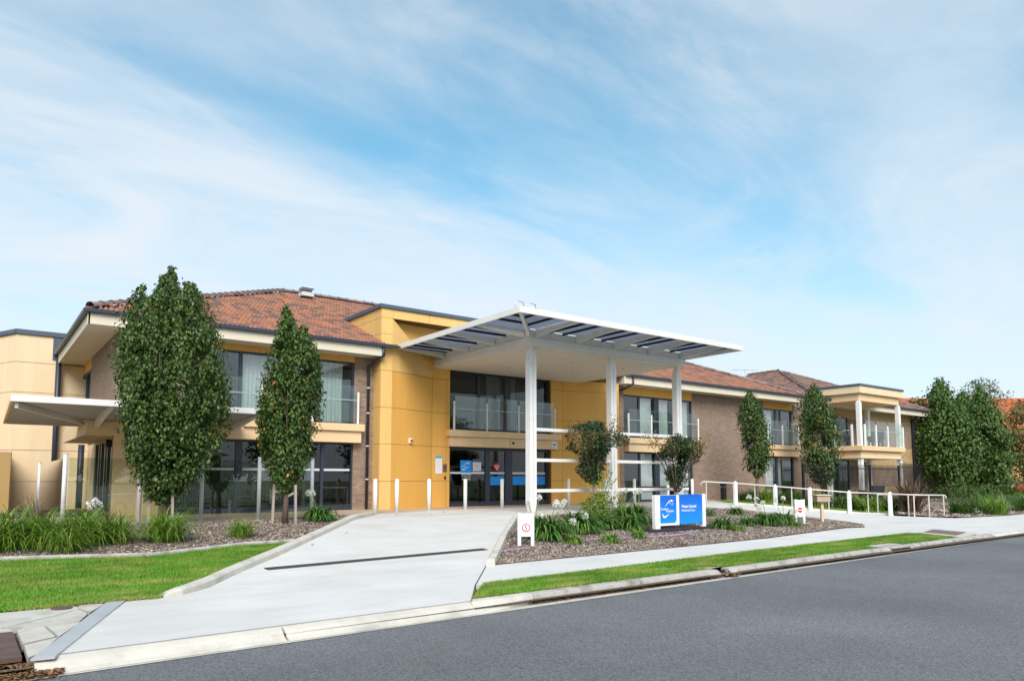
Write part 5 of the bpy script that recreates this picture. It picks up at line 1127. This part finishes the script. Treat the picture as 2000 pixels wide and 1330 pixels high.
for i, (x, y) in enumerate([(44.5,16.5), (48,16.0), (50,15.0), (46,18.5)]):
    sh = thing('low_shrub', ['dark low shrub under the leftmost dense tree', 'dark low shrub between the dense trees', 'dark low shrub under the rightmost dense tree', 'dark shrub along the black fence'][i], 'shrub', gpos(x,y), group='low shrubs under the dense trees'); V, F = crown([(.03,1.2,1.3),(.5,1.5,1.5),(.95,1.0,1.1),(1.25,.3,.3)], 900, 90+i, gpos(x,y), .13, ratio=.3, rough=.3); npmesh('leaves', V, F, 'leaf_dense', sh)

for i, (x, y) in enumerate([(58.5,25.3), (63,26.5), (56,24.4)]):
    sh = thing('tall_shrub', ['tall dark shrub behind the fence left of the dense trees', 'tall dark shrub behind the dense trees near the fence', 'tall dark shrub at the end of the brick wing'][i], 'shrub', gpos(x,y), group='tall shrubs behind the fence'); V, F = crown([(.03,1.6,1.6),(1.2,2.0,2.0),(2.4,1.6,1.6),(3.3,.4,.4)], 2200, 190+i, gpos(x,y), .20, ratio=.3, rough=.3); npmesh('leaves', V, F, 'leaf_dense', sh)
# ------------------------------------------------------------------ lettering
def text(s, size, org, ux, uz, mat, parent, bold=0.0, align='LEFT', name='lettering', lift=.004, sx=1.0):
    c = bpy.data.curves.new('t', 'FONT'); c.body = s; c.size = size; c.align_x = align; c.offset = bold*size; c.extrude = .0008; c.resolution_u = 3
    o = bpy.data.objects.new('t', c); COL.objects.link(o); me = bpy.data.meshes.new_from_object(o.evaluated_get(bpy.context.evaluated_depsgraph_get())); bpy.data.objects.remove(o); bpy.data.curves.remove(c)
    ux, uz = Vector(ux).normalized(), Vector(uz).normalized(); nn = ux.cross(uz); org = Vector(org) + nn*lift
    for v in me.vertices: v.co = org + ux*v.co.x*sx + uz*v.co.y + nn*v.co.z
    me.name = name; me.materials.clear(); return link(name, me, mat, parent)
def flat(pts, org, ux, uz, mat, parent, name='mark', lift=.004):
    ux, uz = Vector(ux).normalized(), Vector(uz).normalized(); nn = ux.cross(uz); org = Vector(org)+nn*lift; m = MB(); m.plate([org+ux*a+uz*b for a, b in pts], nn, .001); return m.build(name, mat, parent)
def strip(outer, inner, org, ux, uz, mat, parent, name='mark', lift=.004):
    ux, uz = Vector(ux).normalized(), Vector(uz).normalized(); nn = ux.cross(uz); org = Vector(org)+nn*lift; n = len(outer)
    V = [org+ux*a+uz*b for a, b in outer] + [org+ux*a+uz*b for a, b in inner]; return MB().add(V, [(i, i+1, n+i+1, n+i) for i in range(n-1)]).build(name, mat, parent)
def disc(r, n=28, c=(0,0)): return [(c[0]+r*math.cos(6.2832*i/n), c[1]+r*math.sin(6.2832*i/n)) for i in range(n)]
def bez(P, n=14):
    o = []
    for i in range(n+1):
        t = i/n; a = [(1-t)**3, 3*t*(1-t)**2, 3*t*t*(1-t), t**3]; o.append((sum(k*p[0] for k, p in zip(a, P)), sum(k*p[1] for k, p in zip(a, P))))
    return o
def grad_mat(name, c0, c1, z0, z1):
    m = bpy.data.materials.new(name); m.use_nodes = True; t = m.node_tree; b = t.nodes['Principled BSDF']; g = t.nodes.new('ShaderNodeNewGeometry'); s = t.nodes.new('ShaderNodeSeparateXYZ'); r = t.nodes.new('ShaderNodeMapRange'); x = t.nodes.new('ShaderNodeMix'); x.data_type = 'RGBA'
    t.links.new(g.outputs['Position'], s.inputs[0]); t.links.new(s.outputs[2], r.inputs[0]); r.inputs[1].default_value = z0; r.inputs[2].default_value = z1; t.links.new(r.outputs[0], x.inputs[0]); x.inputs[6].default_value = (*c0,1); x.inputs[7].default_value = (*c1,1); t.links.new(x.outputs[2], b.inputs['Base Color']); b.inputs['Roughness'].default_value = .35; M[name] = m
grad_mat('sign_print', (.0015,.27,.80), (.002,.115,.60), -.15, .58)      # printed two-tone blue of the sign faces
def logo(org, ux, W, H, parent, mat='print_white', small=False):
    uz = (0,0,1); Q = lambda x, y: ((x-345)/480*W, H-(y-225)/730*H)
    up_o = bez([Q(488,525), Q(560,390), Q(690,270), Q(735,400)]); up_i = bez([Q(492,527), Q(585,405), Q(675,330), Q(732,402)]); strip(up_o, up_i, org, ux, uz, mat, parent, 'emblem_arc')
    lo_o = bez([Q(412,685), Q(400,860), Q(500,860), Q(618,690)]); lo_i = bez([Q(416,683), Q(440,800), Q(500,790), Q(614,690)]); strip(lo_i, lo_o, org, ux, uz, mat, parent, 'emblem_arc')
    for x, y, r_ in ((680,385,20), (638,443,17), (715,445,17), (688,488,14), (640,350,0)):
        if r_: c = Q(x,y); r0 = r_/480*W; flat([(c[0]+(r0 if i % 2 == 0 else r0*.5)*math.cos(.785*i), c[1]+(r0 if i % 2 == 0 else r0*.5)*math.sin(.785*i)) for i in range(8)], org, ux, uz, mat, parent, 'emblem_star')
    a = Q(372,606); text('Southern-', .105*H, Vector(org)+Vector(ux)*a[0]+Vector((0,0,a[1])), ux, uz, mat, parent, .022, sx=.98); a = Q(508,662); text('CrossCare', .105*H, Vector(org)+Vector(ux)*a[0]+Vector((0,0,a[1])), ux, uz, mat, parent, .022, sx=.90)

# ------------------------------------------------------------------ main sign
sg = thing('entrance_sign', 'blue and white name sign on a black plinth in the garden bed', 'sign', (15.0, 12.78, -.34))
SY = 12.76; X_ = (1,0,0)
MB().box(14.03, 14.21, SY-.06, SY+.06, -.45, .595).build('post', 'paint_white', sg, bevel=.006); MB().box(15.90, 16.03, SY-.06, SY+.06, -.45, .605).build('post', 'paint_white', sg, bevel=.006)
MB().box(14.21, 14.97, SY-.035, SY+.03, -.19, .592).build('white_panel', 'paint_white', sg)
rr_ = .10; cx_, cz_ = 14.86-rr_, -.13+rr_
pl = [(14.225, .586), (14.225, -.13)] + [(cx_+rr_*math.sin(a), cz_-rr_*math.cos(a)) for a in np.linspace(0, 1.5708, 8)] + [(14.86, .586)]
o = flat([(x-14.225, z+.13) for x, z in pl], (14.225, SY-.035, -.13), X_, (0,0,1), 'sign_print', sg, 'logo_panel', .002); logo((14.225, SY-.039, -.13), X_, .635, .716, o)
o = MB().box(14.972, 15.90, SY-.045, SY+.03, -.17, .60).build('name_panel', 'sign_print', sg)
text('Mount Carmel', .105, (15.05, SY-.046, .255), X_, (0,0,1), 'print_white', o, .028, sx=.95); text('Residential Care', .088, (15.05, SY-.046, .155), X_, (0,0,1), 'print_white', o, .004, sx=.93)
MB().box(13.70, 16.45, SY-.16, SY+.14, -.47, -.265).build('plinth', 'plinth_black', sg, bevel=.03)
# speed and no-entry signs
def small_sign(name, label, x, y, ang, W=.33, H=.70):
    t = thing(name, label, 'sign', gpos(x, y)); ux = Vector((math.cos(ang), math.sin(ang), 0)); nn = ux.cross(Vector((0,0,1))); z = h(x,y); c = Vector((x,y,z))
    for s in (-1, 1):
        p = c + ux*s*(W/2-.035); MB().beam(p+Vector((0,0,-.05)), p+Vector((0,0,H)), .07, .09, up=tuple(nn)).build('post', 'paint_white', t, bevel=.006)
    m = MB(); a, b = c-ux*(W/2-.07)+nn*.04, c+ux*(W/2-.07)+nn*.04; m.plate([a+Vector((0,0,.21)), b+Vector((0,0,.21)), b+Vector((0,0,H-.012)), a+Vector((0,0,H-.012))], -nn, .02); pn = m.build('panel', 'paint_white', t)
    return t, pn, c+nn*.041, ux
t, pn, o, ux = small_sign('speed_sign', 'small white speed sign with red ring on two posts', 9.36, 12.08, HALF(-28), .35)
flat(disc(.086), o+Vector((0,0,.39)), ux, (0,0,1), 'red', pn, 'ring'); flat(disc(.066), o+Vector((0,0,.39)), ux, (0,0,1), 'print_white', pn, 'ring_centre', .0055); text('5', .135, o+Vector((0,0,.343)), ux, (0,0,1), 'print_dark', pn, .01, 'CENTER', 'numeral', .007)
text('Maximum', .042, o+Vector((0,0,.60)), ux, (0,0,1), 'print_pale', pn, 0, 'CENTER'); text('speed', .042, o+Vector((0,0,.55)), ux, (0,0,1), 'print_pale', pn, 0, 'CENTER')
t, pn, o, ux = small_sign('no_entry_sign', 'small white no entry sign with red disc by the letterbox', 20.35, 12.60, HALF(-25), .34, .74)
flat(disc(.078), o+Vector((0,0,.42)), ux, (0,0,1), 'red', pn, 'disc'); flat([(-.074,-.012),(.074,-.012),(.074,.012),(-.074,.012)], o+Vector((0,0,.42)), ux, (0,0,1), 'print_white', pn, 'bar', .006); flat([(-.05,-.03),(.05,-.03),(.05,.03),(-.05,.03)], o+Vector((0,0,.62)), ux, (0,0,1), 'print_pale', pn, 'faded_mark')
# letterbox
t = thing('letterbox', 'brown letterbox with flat lid on a thin timber post', 'letterbox', gpos(21.96,12.80), rz=HALF(-32)); z0 = 0
MB().box(-.04,.04,-.04,.04,-.05,.66).build('post', 'timber_pale', t, local=True); MB().box(-.22,.22,-.15,.15,.66,.86).build('box', 'mailbox', t, local=True, bevel=.008)
MB().hexa([(-.26,-.19,.862),(.24,-.19,.862),(.24,.19,.862),(-.26,.19,.862)], [(-.26,-.19,.882),(.24,-.19,.882),(.24,.19,.89),(-.26,.19,.89)]).build('lid', 'fascia', t, local=True); MB().box(.222,.228,-.10,.10,.80,.85).build('slot', 'black', t, local=True)
# string line in the mulch
m = MB(); pts = [(7.9,11.3), (8.3,11.6), (9.1,11.75)]; m.tube([gpos(x,y,.04) for x,y in pts], .010, 5); m.build('string', 'string', label='short loop of lilac string in the mulch left of the speed sign', cat='string')
m = MB(); pts = [(10.9,12.0), (11.4,12.2), (12.3,12.15), (13.2,12.0), (14.0,11.95), (15.0,12.2)]; m.tube([gpos(x,y,.045) for x,y in pts], .010, 5); m.build('string', 'string', label='long lilac string stretched across the mulch before the blue sign', cat='string')

# ------------------------------------------------------------------ bollards
bo = thing('bollard', 'white bollard at the lower end of the row, beside the kerb', 'bollard', gpos(9.46,19.38), group='white bollards along the entrance forecourt')
MB().tube([(0,0,-.1),(0,0,.985)], .062, 16).build('post', 'bollard_white', bo, local=True, smooth=True); MB().tube([(0,0,.985),(0,0,1.0),(0,0,1.012)], [.064,.060,.035], 16).build('cap', 'bollard_white', bo, local=True); MB().tube([(0,0,-.02),(0,0,.012)], .085, 16).build('collar', 'galv', bo, local=True)
for x, y, lab in ((10.57,20.15,'white bollard in front of the yellow tower corner'), (11.92,20.5,'white bollard in front of the yellow splayed wall'), (13.32,20.5,'white bollard in front of the left entrance door'), (15.06,20.8,'white bollard in front of the entrance door mullion'), (16.59,20.85,'white bollard right behind the near canopy post'), (18.39,21.05,'white bollard in front of the right yellow wall'), (20.3,21.0,'white bollard behind the first crepe myrtle trunk'), (21.95,21.0,'white bollard in front of the ground floor curtains'), (23.6,20.65,'white bollard left of the second crepe myrtle'), (24.75,20.3,'last white bollard, right of the second crepe myrtle')):
    copy_tree(bo, None, gpos(x,y), 0, lab)
bn = thing('bollard_light', 'slim black bollard light beside the plain brick wall', 'light', gpos(27.8,21.0))
MB().box(-.10,.10,-.10,.10,-.05,.62).build('body', 'black', bn, local=True, bevel=.02); MB().box(-.085,.085,-.085,.085,.62,.68).build('lens', 'grate', bn, local=True); MB().box(-.105,.105,-.105,.105,.68,.80).build('cap', 'black', bn, local=True, bevel=.02)

# ------------------------------------------------------------------ ramp handrail
hr = thing('ramp_handrail', 'steel handrail on white posts along the ramp', 'handrail', gpos(28.4,17.07))
RP = [(25.41,18.60), (27.35,18.02), (28.41,17.07), (29.97,16.21), (30.38,14.70)]
for x, y in RP:
    z = h(x,y); o = MB().box(x-.065,x+.065,y-.065,y+.065,z-.1,z+.94).build('post', 'paint_white', hr, bevel=.01); MB().tube([(x,y,z+.94),(x,y,z+.985)], [.055,.03], 12).build('post_cap', 'paint_white', o)
top = [(24.2,19.35,h(24.2,19.35)+.72), (24.15,19.38,h(24.2,19.35)+.82), (24.25,19.3,h(24.2,19.3)+.90)] + [(x,y,h(x,y)+.90) for x, y in RP] + [(30.35,13.7,h(30.3,13.6)+.87), (30.9,13.45,-.5+.86), (31.75,13.2,-.5+.85), (31.85,13.17,-.5+.80), (31.8,13.15,-.5+.72)]
MB().tube(top, .030, 8).build('rail', 'steel_rail', hr, smooth=True)
for (x0,y0), (x1,y1) in zip(RP[:-1], RP[1:]):
    x, y = (x0+x1)/2+.12, (y0+y1)/2+.12; MB().tube([(x,y,h(x,y)-.05), (x,y,h(x,y)+.86)], .026, 8).build('baluster', 'steel_rail', hr)
for x, y in ((30.36,13.75), (30.95,13.44), (31.7,13.2), (30.55,15.3), (31.3,14.4), (24.35,19.25)):
    MB().tube([(x,y,h(x,y)-.05), (x,y,h(x,y)+.87)], .028, 8).build('baluster', 'steel_rail', hr)
MB().tube([(30.55,15.3,.36), (31.3,14.4,.36), (31.75,13.2,.35)], .026, 8).build('rail', 'steel_rail', hr)

# ------------------------------------------------------------------ glass fence in front of the left wing
gf = thing('glass_fence', 'frameless glass fence on round silver posts before the left wing', 'fence', (4.4, 18.2, 0))
GP = [(1.76,28.3), (1.62,18.5), (3.08,18.32), (4.39,18.22), (5.81,18.45), (7.38,18.95)]
for x, y in GP:
    o = MB().tube([(x,y,-.1),(x,y,1.55)], .048, 14).build('post', 'galv', gf, smooth=True); MB().tube([(x,y,1.55),(x,y,1.565)], .052, 14).build('cap', 'galv', o)
for (x0,y0), (x1,y1) in zip(GP[:-1], GP[1:]):
    d = Vector((x1-x0,y1-y0,0)).normalized(); a, b = Vector((x0,y0,.76))+d*.07, Vector((x1,y1,.76))-d*.07; MB().beam(a, b, .012, 1.42).build('glass_panel', 'fence_glass', gf)
# tree stakes
for i, (x, y, zt, labs) in enumerate(((3.36,17.28,.95,('leaning timber stake left of the large pear tree','timber stake right of the large pear tree')), (5.86,16.67,.92,('grey timber stake left of the slim pear tree','grey timber stake right of the slim pear tree')))):
    for s, lab in zip((-1,1), labs):
        p = Vector((x,y,0)) + RIGHT*s*.27 + Vector((-.05,-.08,0)); z = h(p.x,p.y); t = thing('tree_stake', lab, 'stake', (p.x,p.y,z), group='tree stakes'); MB().beam((p.x,p.y,z-.1), (p.x-RIGHT.x*s*.03,p.y,z+zt), .05, .05, up=(0,1,0)).build('stake', 'timber_grey', t)
        MB().beam((p.x,p.y,z+zt-.16), (x,y,z+zt-.26-.03*s), .012, .05).build('tie', 'timber_grey', t)

# ------------------------------------------------------------------ things fixed round the entrance door
def board(name, label, cat, x0, x1, z0, z1, Y, mat, th=.006):
    t = thing(name, label, cat, ((x0+x1)/2, Y, z0)); MB().box(x0, x1, Y-th, Y, z0, z1).build('sheet', mat, t); return t
YD = Y2-.012
M['poster_blue'] = M['sign_print']
t = board('door_poster', 'blue logo poster on the left entrance door', 'poster', 14.50, 15.0, 1.25, 1.70, YD, 'decal_blue'); logo((14.50, YD-.006, 1.25), (1,0,0), .50, .45, t)
t2 = thing('door_lettering', 'white lettering under the blue poster on the door', 'lettering', (14.75,YD,1.0))
text('Mount Carmel', .085, (14.75,YD-.004,1.16), (1,0,0), (0,0,1), 'print_white', t2, .02, 'CENTER', sx=.85); text('Residential Care', .06, (14.75,YD-.004,1.08), (1,0,0), (0,0,1), 'print_white', t2, 0, 'CENTER'); text('1800 852 772', .085, (14.75,YD-.004,.97), (1,0,0), (0,0,1), 'print_white', t2, .01, 'CENTER', sx=.8)
t = board('door_notice', 'pale notice with teal heading beside the blue door poster', 'notice', 15.05, 15.43, 1.31, 1.75, YD, 'print_pale'); MB().box(15.05,15.43,YD-.008,YD-.0065,1.64,1.75).build('heading', 'navy_cap', t)
for i in range(5): MB().box(15.09,15.38-.03*(i % 3),YD-.008,YD-.0065,1.58-.05*i,1.592-.05*i).build('printed_line', 'print_grey', t)
t = thing('stop_sticker', 'round red stop sticker on the second entrance glass', 'sticker', (16.15,YD,1.48)); flat(disc(.135), (16.15,YD,1.48), (1,0,0), (0,0,1), 'red', t, 'disc'); text('STOP', .10, (16.15,YD-.002,1.455), (1,0,0), (0,0,1), 'print_white', t, .02, 'CENTER', lift=.007); flat(disc(.035), (16.17,YD,1.395), (1,0,0), (0,0,1), 'print_white', t, 'hand_mark', .007)
t = board('wall_notice', 'tall white notice with blue heading on the yellow wall', 'notice', 13.30, 13.57, 1.20, 1.83, Y1-.005, 'print_white'); MB().box(13.30,13.57,Y1-.013,Y1-.0115,1.75,1.83).build('heading', 'decal_cyan', t)
for i in range(9): MB().box(13.33,13.54-.02*(i % 3),Y1-.013,Y1-.0115,1.70-.05*i,1.712-.05*i).build('printed_line', 'print_pale', t)
t = thing('intercom', 'bronze intercom panel beside the entrance door', 'intercom', (13.68,Y1,1.4)); MB().box(13.62,13.76,Y1-.04,Y1-.002,1.28,1.54).build('plate', 'rust_iron', t, bevel=.008); MB().box(13.65,13.73,Y1-.046,Y1-.041,1.42,1.50).build('speaker', 'grate', t); MB().tube([(13.69,Y1-.05,1.34),(13.69,Y1-.04,1.34)], .014, 8).build('button', 'galv', t)
t = thing('card_reader', 'small black card reader under the intercom', 'card reader', (13.7,Y1,1.05)); MB().box(13.67,13.74,Y1-.03,Y1-.002,1.0,1.11).build('case', 'black', t, bevel=.006); MB().box(13.685,13.725,Y1-.033,Y1-.0305,1.06,1.10).build('window', 'grate', t)
p = Vector((12.05, Y0+(Y1-Y0)*(12.05-11.18)/1.97, 2.32)); t = thing('alarm_strobe', 'small white box with red strobe on the yellow wall', 'alarm', tuple(p)); MB().box(p.x-.07,p.x+.07,p.y-.07,p.y+.03,2.24,2.40).build('box', 'paint_white', t, bevel=.01); MB().tube([(p.x+.02,p.y-.12,2.32),(p.x+.02,p.y-.07,2.32)], [.035,.055], 12).build('strobe', 'red', t, smooth=True)
t = thing('dome_camera', 'black and white dome camera on the beige bulkhead', 'camera', (16.62,22.27,2.38)); MB().tube([(16.60,22.275,2.38),(16.60,22.2,2.38)], .06, 14).build('base', 'paint_white', t); MB().tube([(16.60,22.2,2.38),(16.60,22.16,2.38),(16.60,22.14,2.38)], [.05,.04,.015], 12).build('dome', 'black', t, smooth=True)
t = board('camera_notice', 'square camera warning sticker at the bulkhead end', 'notice', 18.62, 18.82, 2.24, 2.50, 22.278, 'print_white'); MB().box(18.66,18.78,22.269,22.2715,2.34,2.41).build('camera_symbol', 'print_dark', t); MB().box(18.65,18.79,22.269,22.2715,2.25,2.29).build('caption_bar', 'timber_pale', t)
# seats and tables behind the left wing glazing
def dining_chair(label, x, y, rz):
    t = thing('dining_chair', label, 'chair', (x,y,0), rz, 'wooden dining chairs inside the left wing')
    MB().box(-.24,.24,-.24,.24,.42,.48).build('seat', 'upholstery', t, local=True, bevel=.02); MB().box(-.22,.22,.20,.25,.55,.92).build('backrest', 'upholstery', t, local=True, bevel=.02)
    for sx in (-1,1):
        for sy in (-1,1): MB().box(sx*.22-.022,sx*.22+.022,sy*.22-.022,sy*.22+.022,0,.92 if sy > 0 else .64).build('leg', 'chair_wood', t, local=True)
        MB().box(sx*.22-.03,sx*.22+.03,-.25,.24,.64,.67).build('armrest', 'chair_wood', t, local=True)
    return t
def table(label, x, y, w_=1.0):
    t = thing('dining_table', label, 'table', (x,y,0), 0, 'wooden tables inside the left wing'); MB().box(-w_/2,w_/2,-.45,.45,.70,.745).build('top', 'table_wood', t, local=True)
    for sx in (-1,1):
        for sy in (-1,1): MB().box(sx*(w_/2-.05)-.03,sx*(w_/2-.05)+.03,sy*.4-.03,sy*.4+.03,0,.70).build('leg', 'table_wood', t, local=True)
table('wooden table behind the glass near the brick pier', 9.75, 23.4); table('wooden table behind the glass between the pear trees', 6.9, 23.6, 1.4)
dining_chair('wooden chair left of the table near the brick pier', 8.85, 23.2, 1.7); dining_chair('wooden chair just left of the middle door mullion', 5.75, 23.2, -1.4); dining_chair('wooden chair right of the middle door mullion', 6.75, 23.0, 3.0); dining_chair('wooden chair at the right side of the inner table', 7.75, 23.3, 1.5); dining_chair('dark chair behind the table near the brick pier', 9.8, 24.2, 0)
# pavilion furniture
def arm_chair(label, x, y, z, rz):
    t = thing('wicker_chair', label, 'chair', (x,y,z), rz, 'dark wicker chairs at the pavilion'); MB().box(-.3,.3,-.3,.3,.30,.42).build('seat', 'wicker', t, local=True, bevel=.02); m = MB(); m.hexa([(-.30,.22,.42),(.30,.22,.42),(.30,.30,.42),(-.30,.30,.42)], [(-.38,.30,.98),(.38,.30,.98),(.38,.38,.98),(-.38,.38,.98)]); m.build('backrest', 'wicker', t, local=True)
    for s in (-1,1):
        MB().box(s*.32-.04,s*.32+.04,-.3,.3,.42,.64).build('armrest', 'wicker', t, local=True)
        for q in (-1,1): MB().box(s*.26-.03,s*.26+.03,q*.26-.03,q*.26+.03,0,.30).build('leg', 'wicker', t, local=True)
arm_chair('dark wicker armchair under the pavilion behind the picket fence', 41.3, 20.8, h(40,20.7)+.1, 2.6); arm_chair('dark chair on the pavilion balcony behind glass', 41.2, 20.6, 2.79, 2.4); arm_chair('dark chair on the balcony near the left column', 38.9, 21.2, 2.79, .4)
MB().box(39.0,43.0,20.0,YF,-.6,h(40,20.7)+.1).build('patio_slab', 'concrete', kind='structure')
# black picket fence
fe = thing('picket_fence', 'black hoop-top steel picket fence round the pavilion garden', 'fence', gpos(38,19.2))
FP = [(31.5,19.25), (34.6,19.25), (37.75,19.25), (40.9,19.25), (48.5,21.5), (54,22.6), (62,22.8)]
for x, y in FP: z = h(x,y); MB().box(x-.045,x+.045,y-.045,y+.045,z-.1,1.75 if x < 45 else 1.95).build('post', 'black', fe)
for (x0,y0), (x1,y1) in zip(FP[:-1], FP[1:]):
    zt = 1.74 if x1 < 45 else 1.9; a, b = Vector((x0,y0,zt-.20)), Vector((x1,y1,zt-.20)); MB().beam(a, b, .035, .04).build('rail', 'black', fe); zb = max(h(x0,y0),h(x1,y1))+.12; MB().beam((x0,y0,zb), (x1,y1,zb), .035, .04).build('rail', 'black', fe)
    n = int((b-a).length/(.125 if x1 < 45 else .26)); m = MB()
    for i in range(1, n):
        p = a.lerp(b, i/n); m.beam((p.x,p.y,zb-.08), (p.x,p.y,zt-.04), .018, .018, up=(0,1,0))
        if i % 2 and i+1 < n:
            q = a.lerp(b, (i+1)/n); mid = (p+q)/2; m.tube([(p.x,p.y,zt-.05), (p.x*.8+q.x*.2,p.y*.8+q.y*.2,zt+.0), (mid.x,mid.y,zt+.015), (q.x*.8+p.x*.2,q.y*.8+p.y*.2,zt+.0), (q.x,q.y,zt-.05)], .010, 4, cap=False)
    o = m.build('pickets', 'black', fe); o['kind'] = 'stuff'

# ------------------------------------------------------------------ cars and houses further off
def car(label, loc, rz, mat, group=None):
    t = thing('parked_car', label, 'car', loc, rz, group)
    pr = [(-2.15,.35,.62),(-2.12,.30,.86),(-1.5,.28,.95),(-.75,.28,.97),(.3,.28,.99),(1.3,.28,.96),(2.05,.30,.90),(2.18,.36,.62)]; m = MB(); V = []
    for x, zb, zt in pr:
        for y, z in ((-.80,zb),(-.86,(zb+zt)/2),(-.80,zt),(0,zt+.03),(.80,zt),(.86,(zb+zt)/2),(.80,zb)): V.append((x,y,z))
    k = 7; F = [(i*k+j, (i+1)*k+j, (i+1)*k+j+1, i*k+j+1) for i in range(len(pr)-1) for j in range(k-1)] + [tuple(range(k)), tuple(reversed(range((len(pr)-1)*k, len(pr)*k)))]+[(i*k+k-1,(i+1)*k+k-1,(i+1)*k,i*k) for i in range(len(pr)-1)]
    m.add(V, F); m.build('body', mat, t, local=True, smooth=False, bevel=.03)
    m = MB(); m.hexa([(-1.05,-.74,.96),(1.75,-.74,.96),(1.75,.74,.96),(-1.05,.74,.96)], [(-.35,-.58,1.42),(1.30,-.58,1.42),(1.30,.58,1.42),(-.35,.58,1.42)]); cb = m.build('cabin_glass', 'pane_dark', t, local=True); M['pane_dark']
    m = MB(); m.box(-.40,1.34,-.60,.60,1.42,1.47); 
    for s in (-1,1):
        for a, b in (((-1.05,s*.745,.95),(-.36,s*.59,1.43)), ((.35,s*.745,.95),(.42,s*.59,1.43)), ((1.76,s*.745,.95),(1.31,s*.59,1.43))): m.beam(a, b, .05, .06)
    m.build('roof', mat, t, local=True, bevel=.02); MB().box(-.9,1.6,-.7,.7,.5,.95).build('cabin_floor', 'black', t, local=True)
    for x in (-1.35, 1.35):
        for s in (-1,1):
            w_ = MB().tube([(x,s*.66,.32),(x,s*.88,.32)], .32, 16).build('wheel', 'tyre', t, local=True); MB().tube([(x,s*.87,.32),(x,s*.90,.32)], .19, 12).build('rim', 'galv', w_, local=True)
    for s in (-1,1): MB().box(-2.19,-2.10,s*.62-.16,s*.62+.16,.66,.80).build('headlight', 'lamp_white', t, local=True, bevel=.02)
    return t
car('red car parked beyond the lawn at the far right', (69.9, 24.0, -.33), HALF(40), 'car_red')
car('white car parked across the road at left, reflected in the glass', (-4.5, -1.2, ROAD), HALF(2), 'car_white', 'cars across the road'); car('white car parked across the road nearest the driveway, reflected in the glass', (2.2, -1.0, ROAD), HALF(2), 'car_white', 'cars across the road')
FX, RX = Vector((.5976,.8018,0)), Vector((.8018,-.5976,0))
hs = thing('tiled_house', 'orange brick house with bright orange tiled roof at far right', 'house', tuple(FX*85+RX*56+Vector((0,0,-.4))), HALF(-36.7))
MB().box(-15,15,-1,9,0,5.0).build('wall', 'house_brick', hs, local=True); m = MB(); m.add([(-16,-2,4.7),(16,-2,4.7),(16,4.5,11.3),(-16,4.5,11.3),(16,10.5,4.7),(-16,10.5,4.7)], [(0,1,2,3),(3,2,4,5),(1,4,2),(0,3,5)]); r3 = m.build('roof', 'roof_deck', hs, local=True)
o = tile_roof((-16,-2,4.72), (1,0,0), Vector((0,6.5,6.6)), [(0,0),(32,0),(32,9.25),(0,9.25)], 'terracotta_far', r3); o.location = (0,0,0)
for x in (4, 8, 12): w_ = MB().box(x-.8,x+.8,-1.06,-1.0,1.0,2.4).build('window', 'navy', hs, local=True); MB().box(x-.7,x+.7,-1.08,-1.062,1.1,2.3).build('pane', 'pane_dark', w_, local=True)
hg = thing('hedge', 'clipped bright green hedge behind the parked red car', 'hedge', (73, 26.5, -.35))
rs = np.random.RandomState(5); n = 1500; P = np.c_[rs.uniform(-1,9,n), rs.uniform(-.6,.6,n), rs.uniform(0,1.5,n)]; c_, s_ = math.cos(HALF(-36.7)), math.sin(HALF(-36.7)); P = np.c_[P[:,0]*c_-P[:,1]*s_+73, P[:,0]*s_+P[:,1]*c_+26.5, P[:,2]-.35]; V, F = leaves_mesh(P, rs.normal(0,1,(n,3)), rs.normal(0,1,(n,3))+np.array([0,0,1]), .22, .08); npmesh('leaves', V, F, 'leaf_shrub', hg)
# street side behind the photographer: seen only as reflections in the glazing
pf = thing('white_picket_fence', 'white picket fence across the road, reflected in the doors', 'fence', (5,-9,ROAD))
m = MB(); [m.box(-20+i*.14,-20+i*.14+.07,-9.01,-8.99,ROAD+.1,ROAD+1.25) for i in range(400)]; m.box(-20,36,-8.99,-8.96,ROAD+.35,ROAD+.43); m.box(-20,36,-8.99,-8.96,ROAD+.95,ROAD+1.03); o = m.build('pickets', 'paint_white', pf); o['kind'] = 'stuff'
ho = thing('pale_house', 'pale rendered house across the road, reflected in the doors', 'house', (8,-18,ROAD)); MB().box(0,16,-26,-16,ROAD,3.0).build('wall', 'house_wall', ho); m = MB(); m.add([(-.6,-15.3,2.9),(16.6,-15.3,2.9),(16.6,-26.7,2.9),(-.6,-26.7,2.9),(5,-21,5.2),(11,-21,5.2)], [(1,0,4,5),(3,2,5,4),(0,3,4),(2,1,5)]); m.build('roof', 'grey_roof', ho)
for i, (x, y, s) in enumerate(((-9,-13,1.0), (-1.5,-11.5,.8), (20,-13,1.15), (27,-12,.9), (36,-15,1.2), (-20,-15,1.2))):
    tree('roadside_tree', ['leafy tree across the road left of the white car', 'small leafy tree across the road behind the two pale cars', 'large leafy tree across the road right of the pale house', 'smaller leafy tree across the road beyond the large one', 'farthest right leafy tree across the road', 'farthest left leafy tree across the road'][i], 'tree', (x,y,ROAD), [(1.6*s,.6*s,.7*s),(2.6*s,2.2*s,2.0*s),(4.2*s,2.9*s,2.7*s),(5.8*s,2.3*s,2.5*s),(7.0*s,.8*s,.9*s)], 2600, .30, 120+i, 'leaf_dense', r0=.2*s, rough=.25, gap=-.2, gf=1.0)
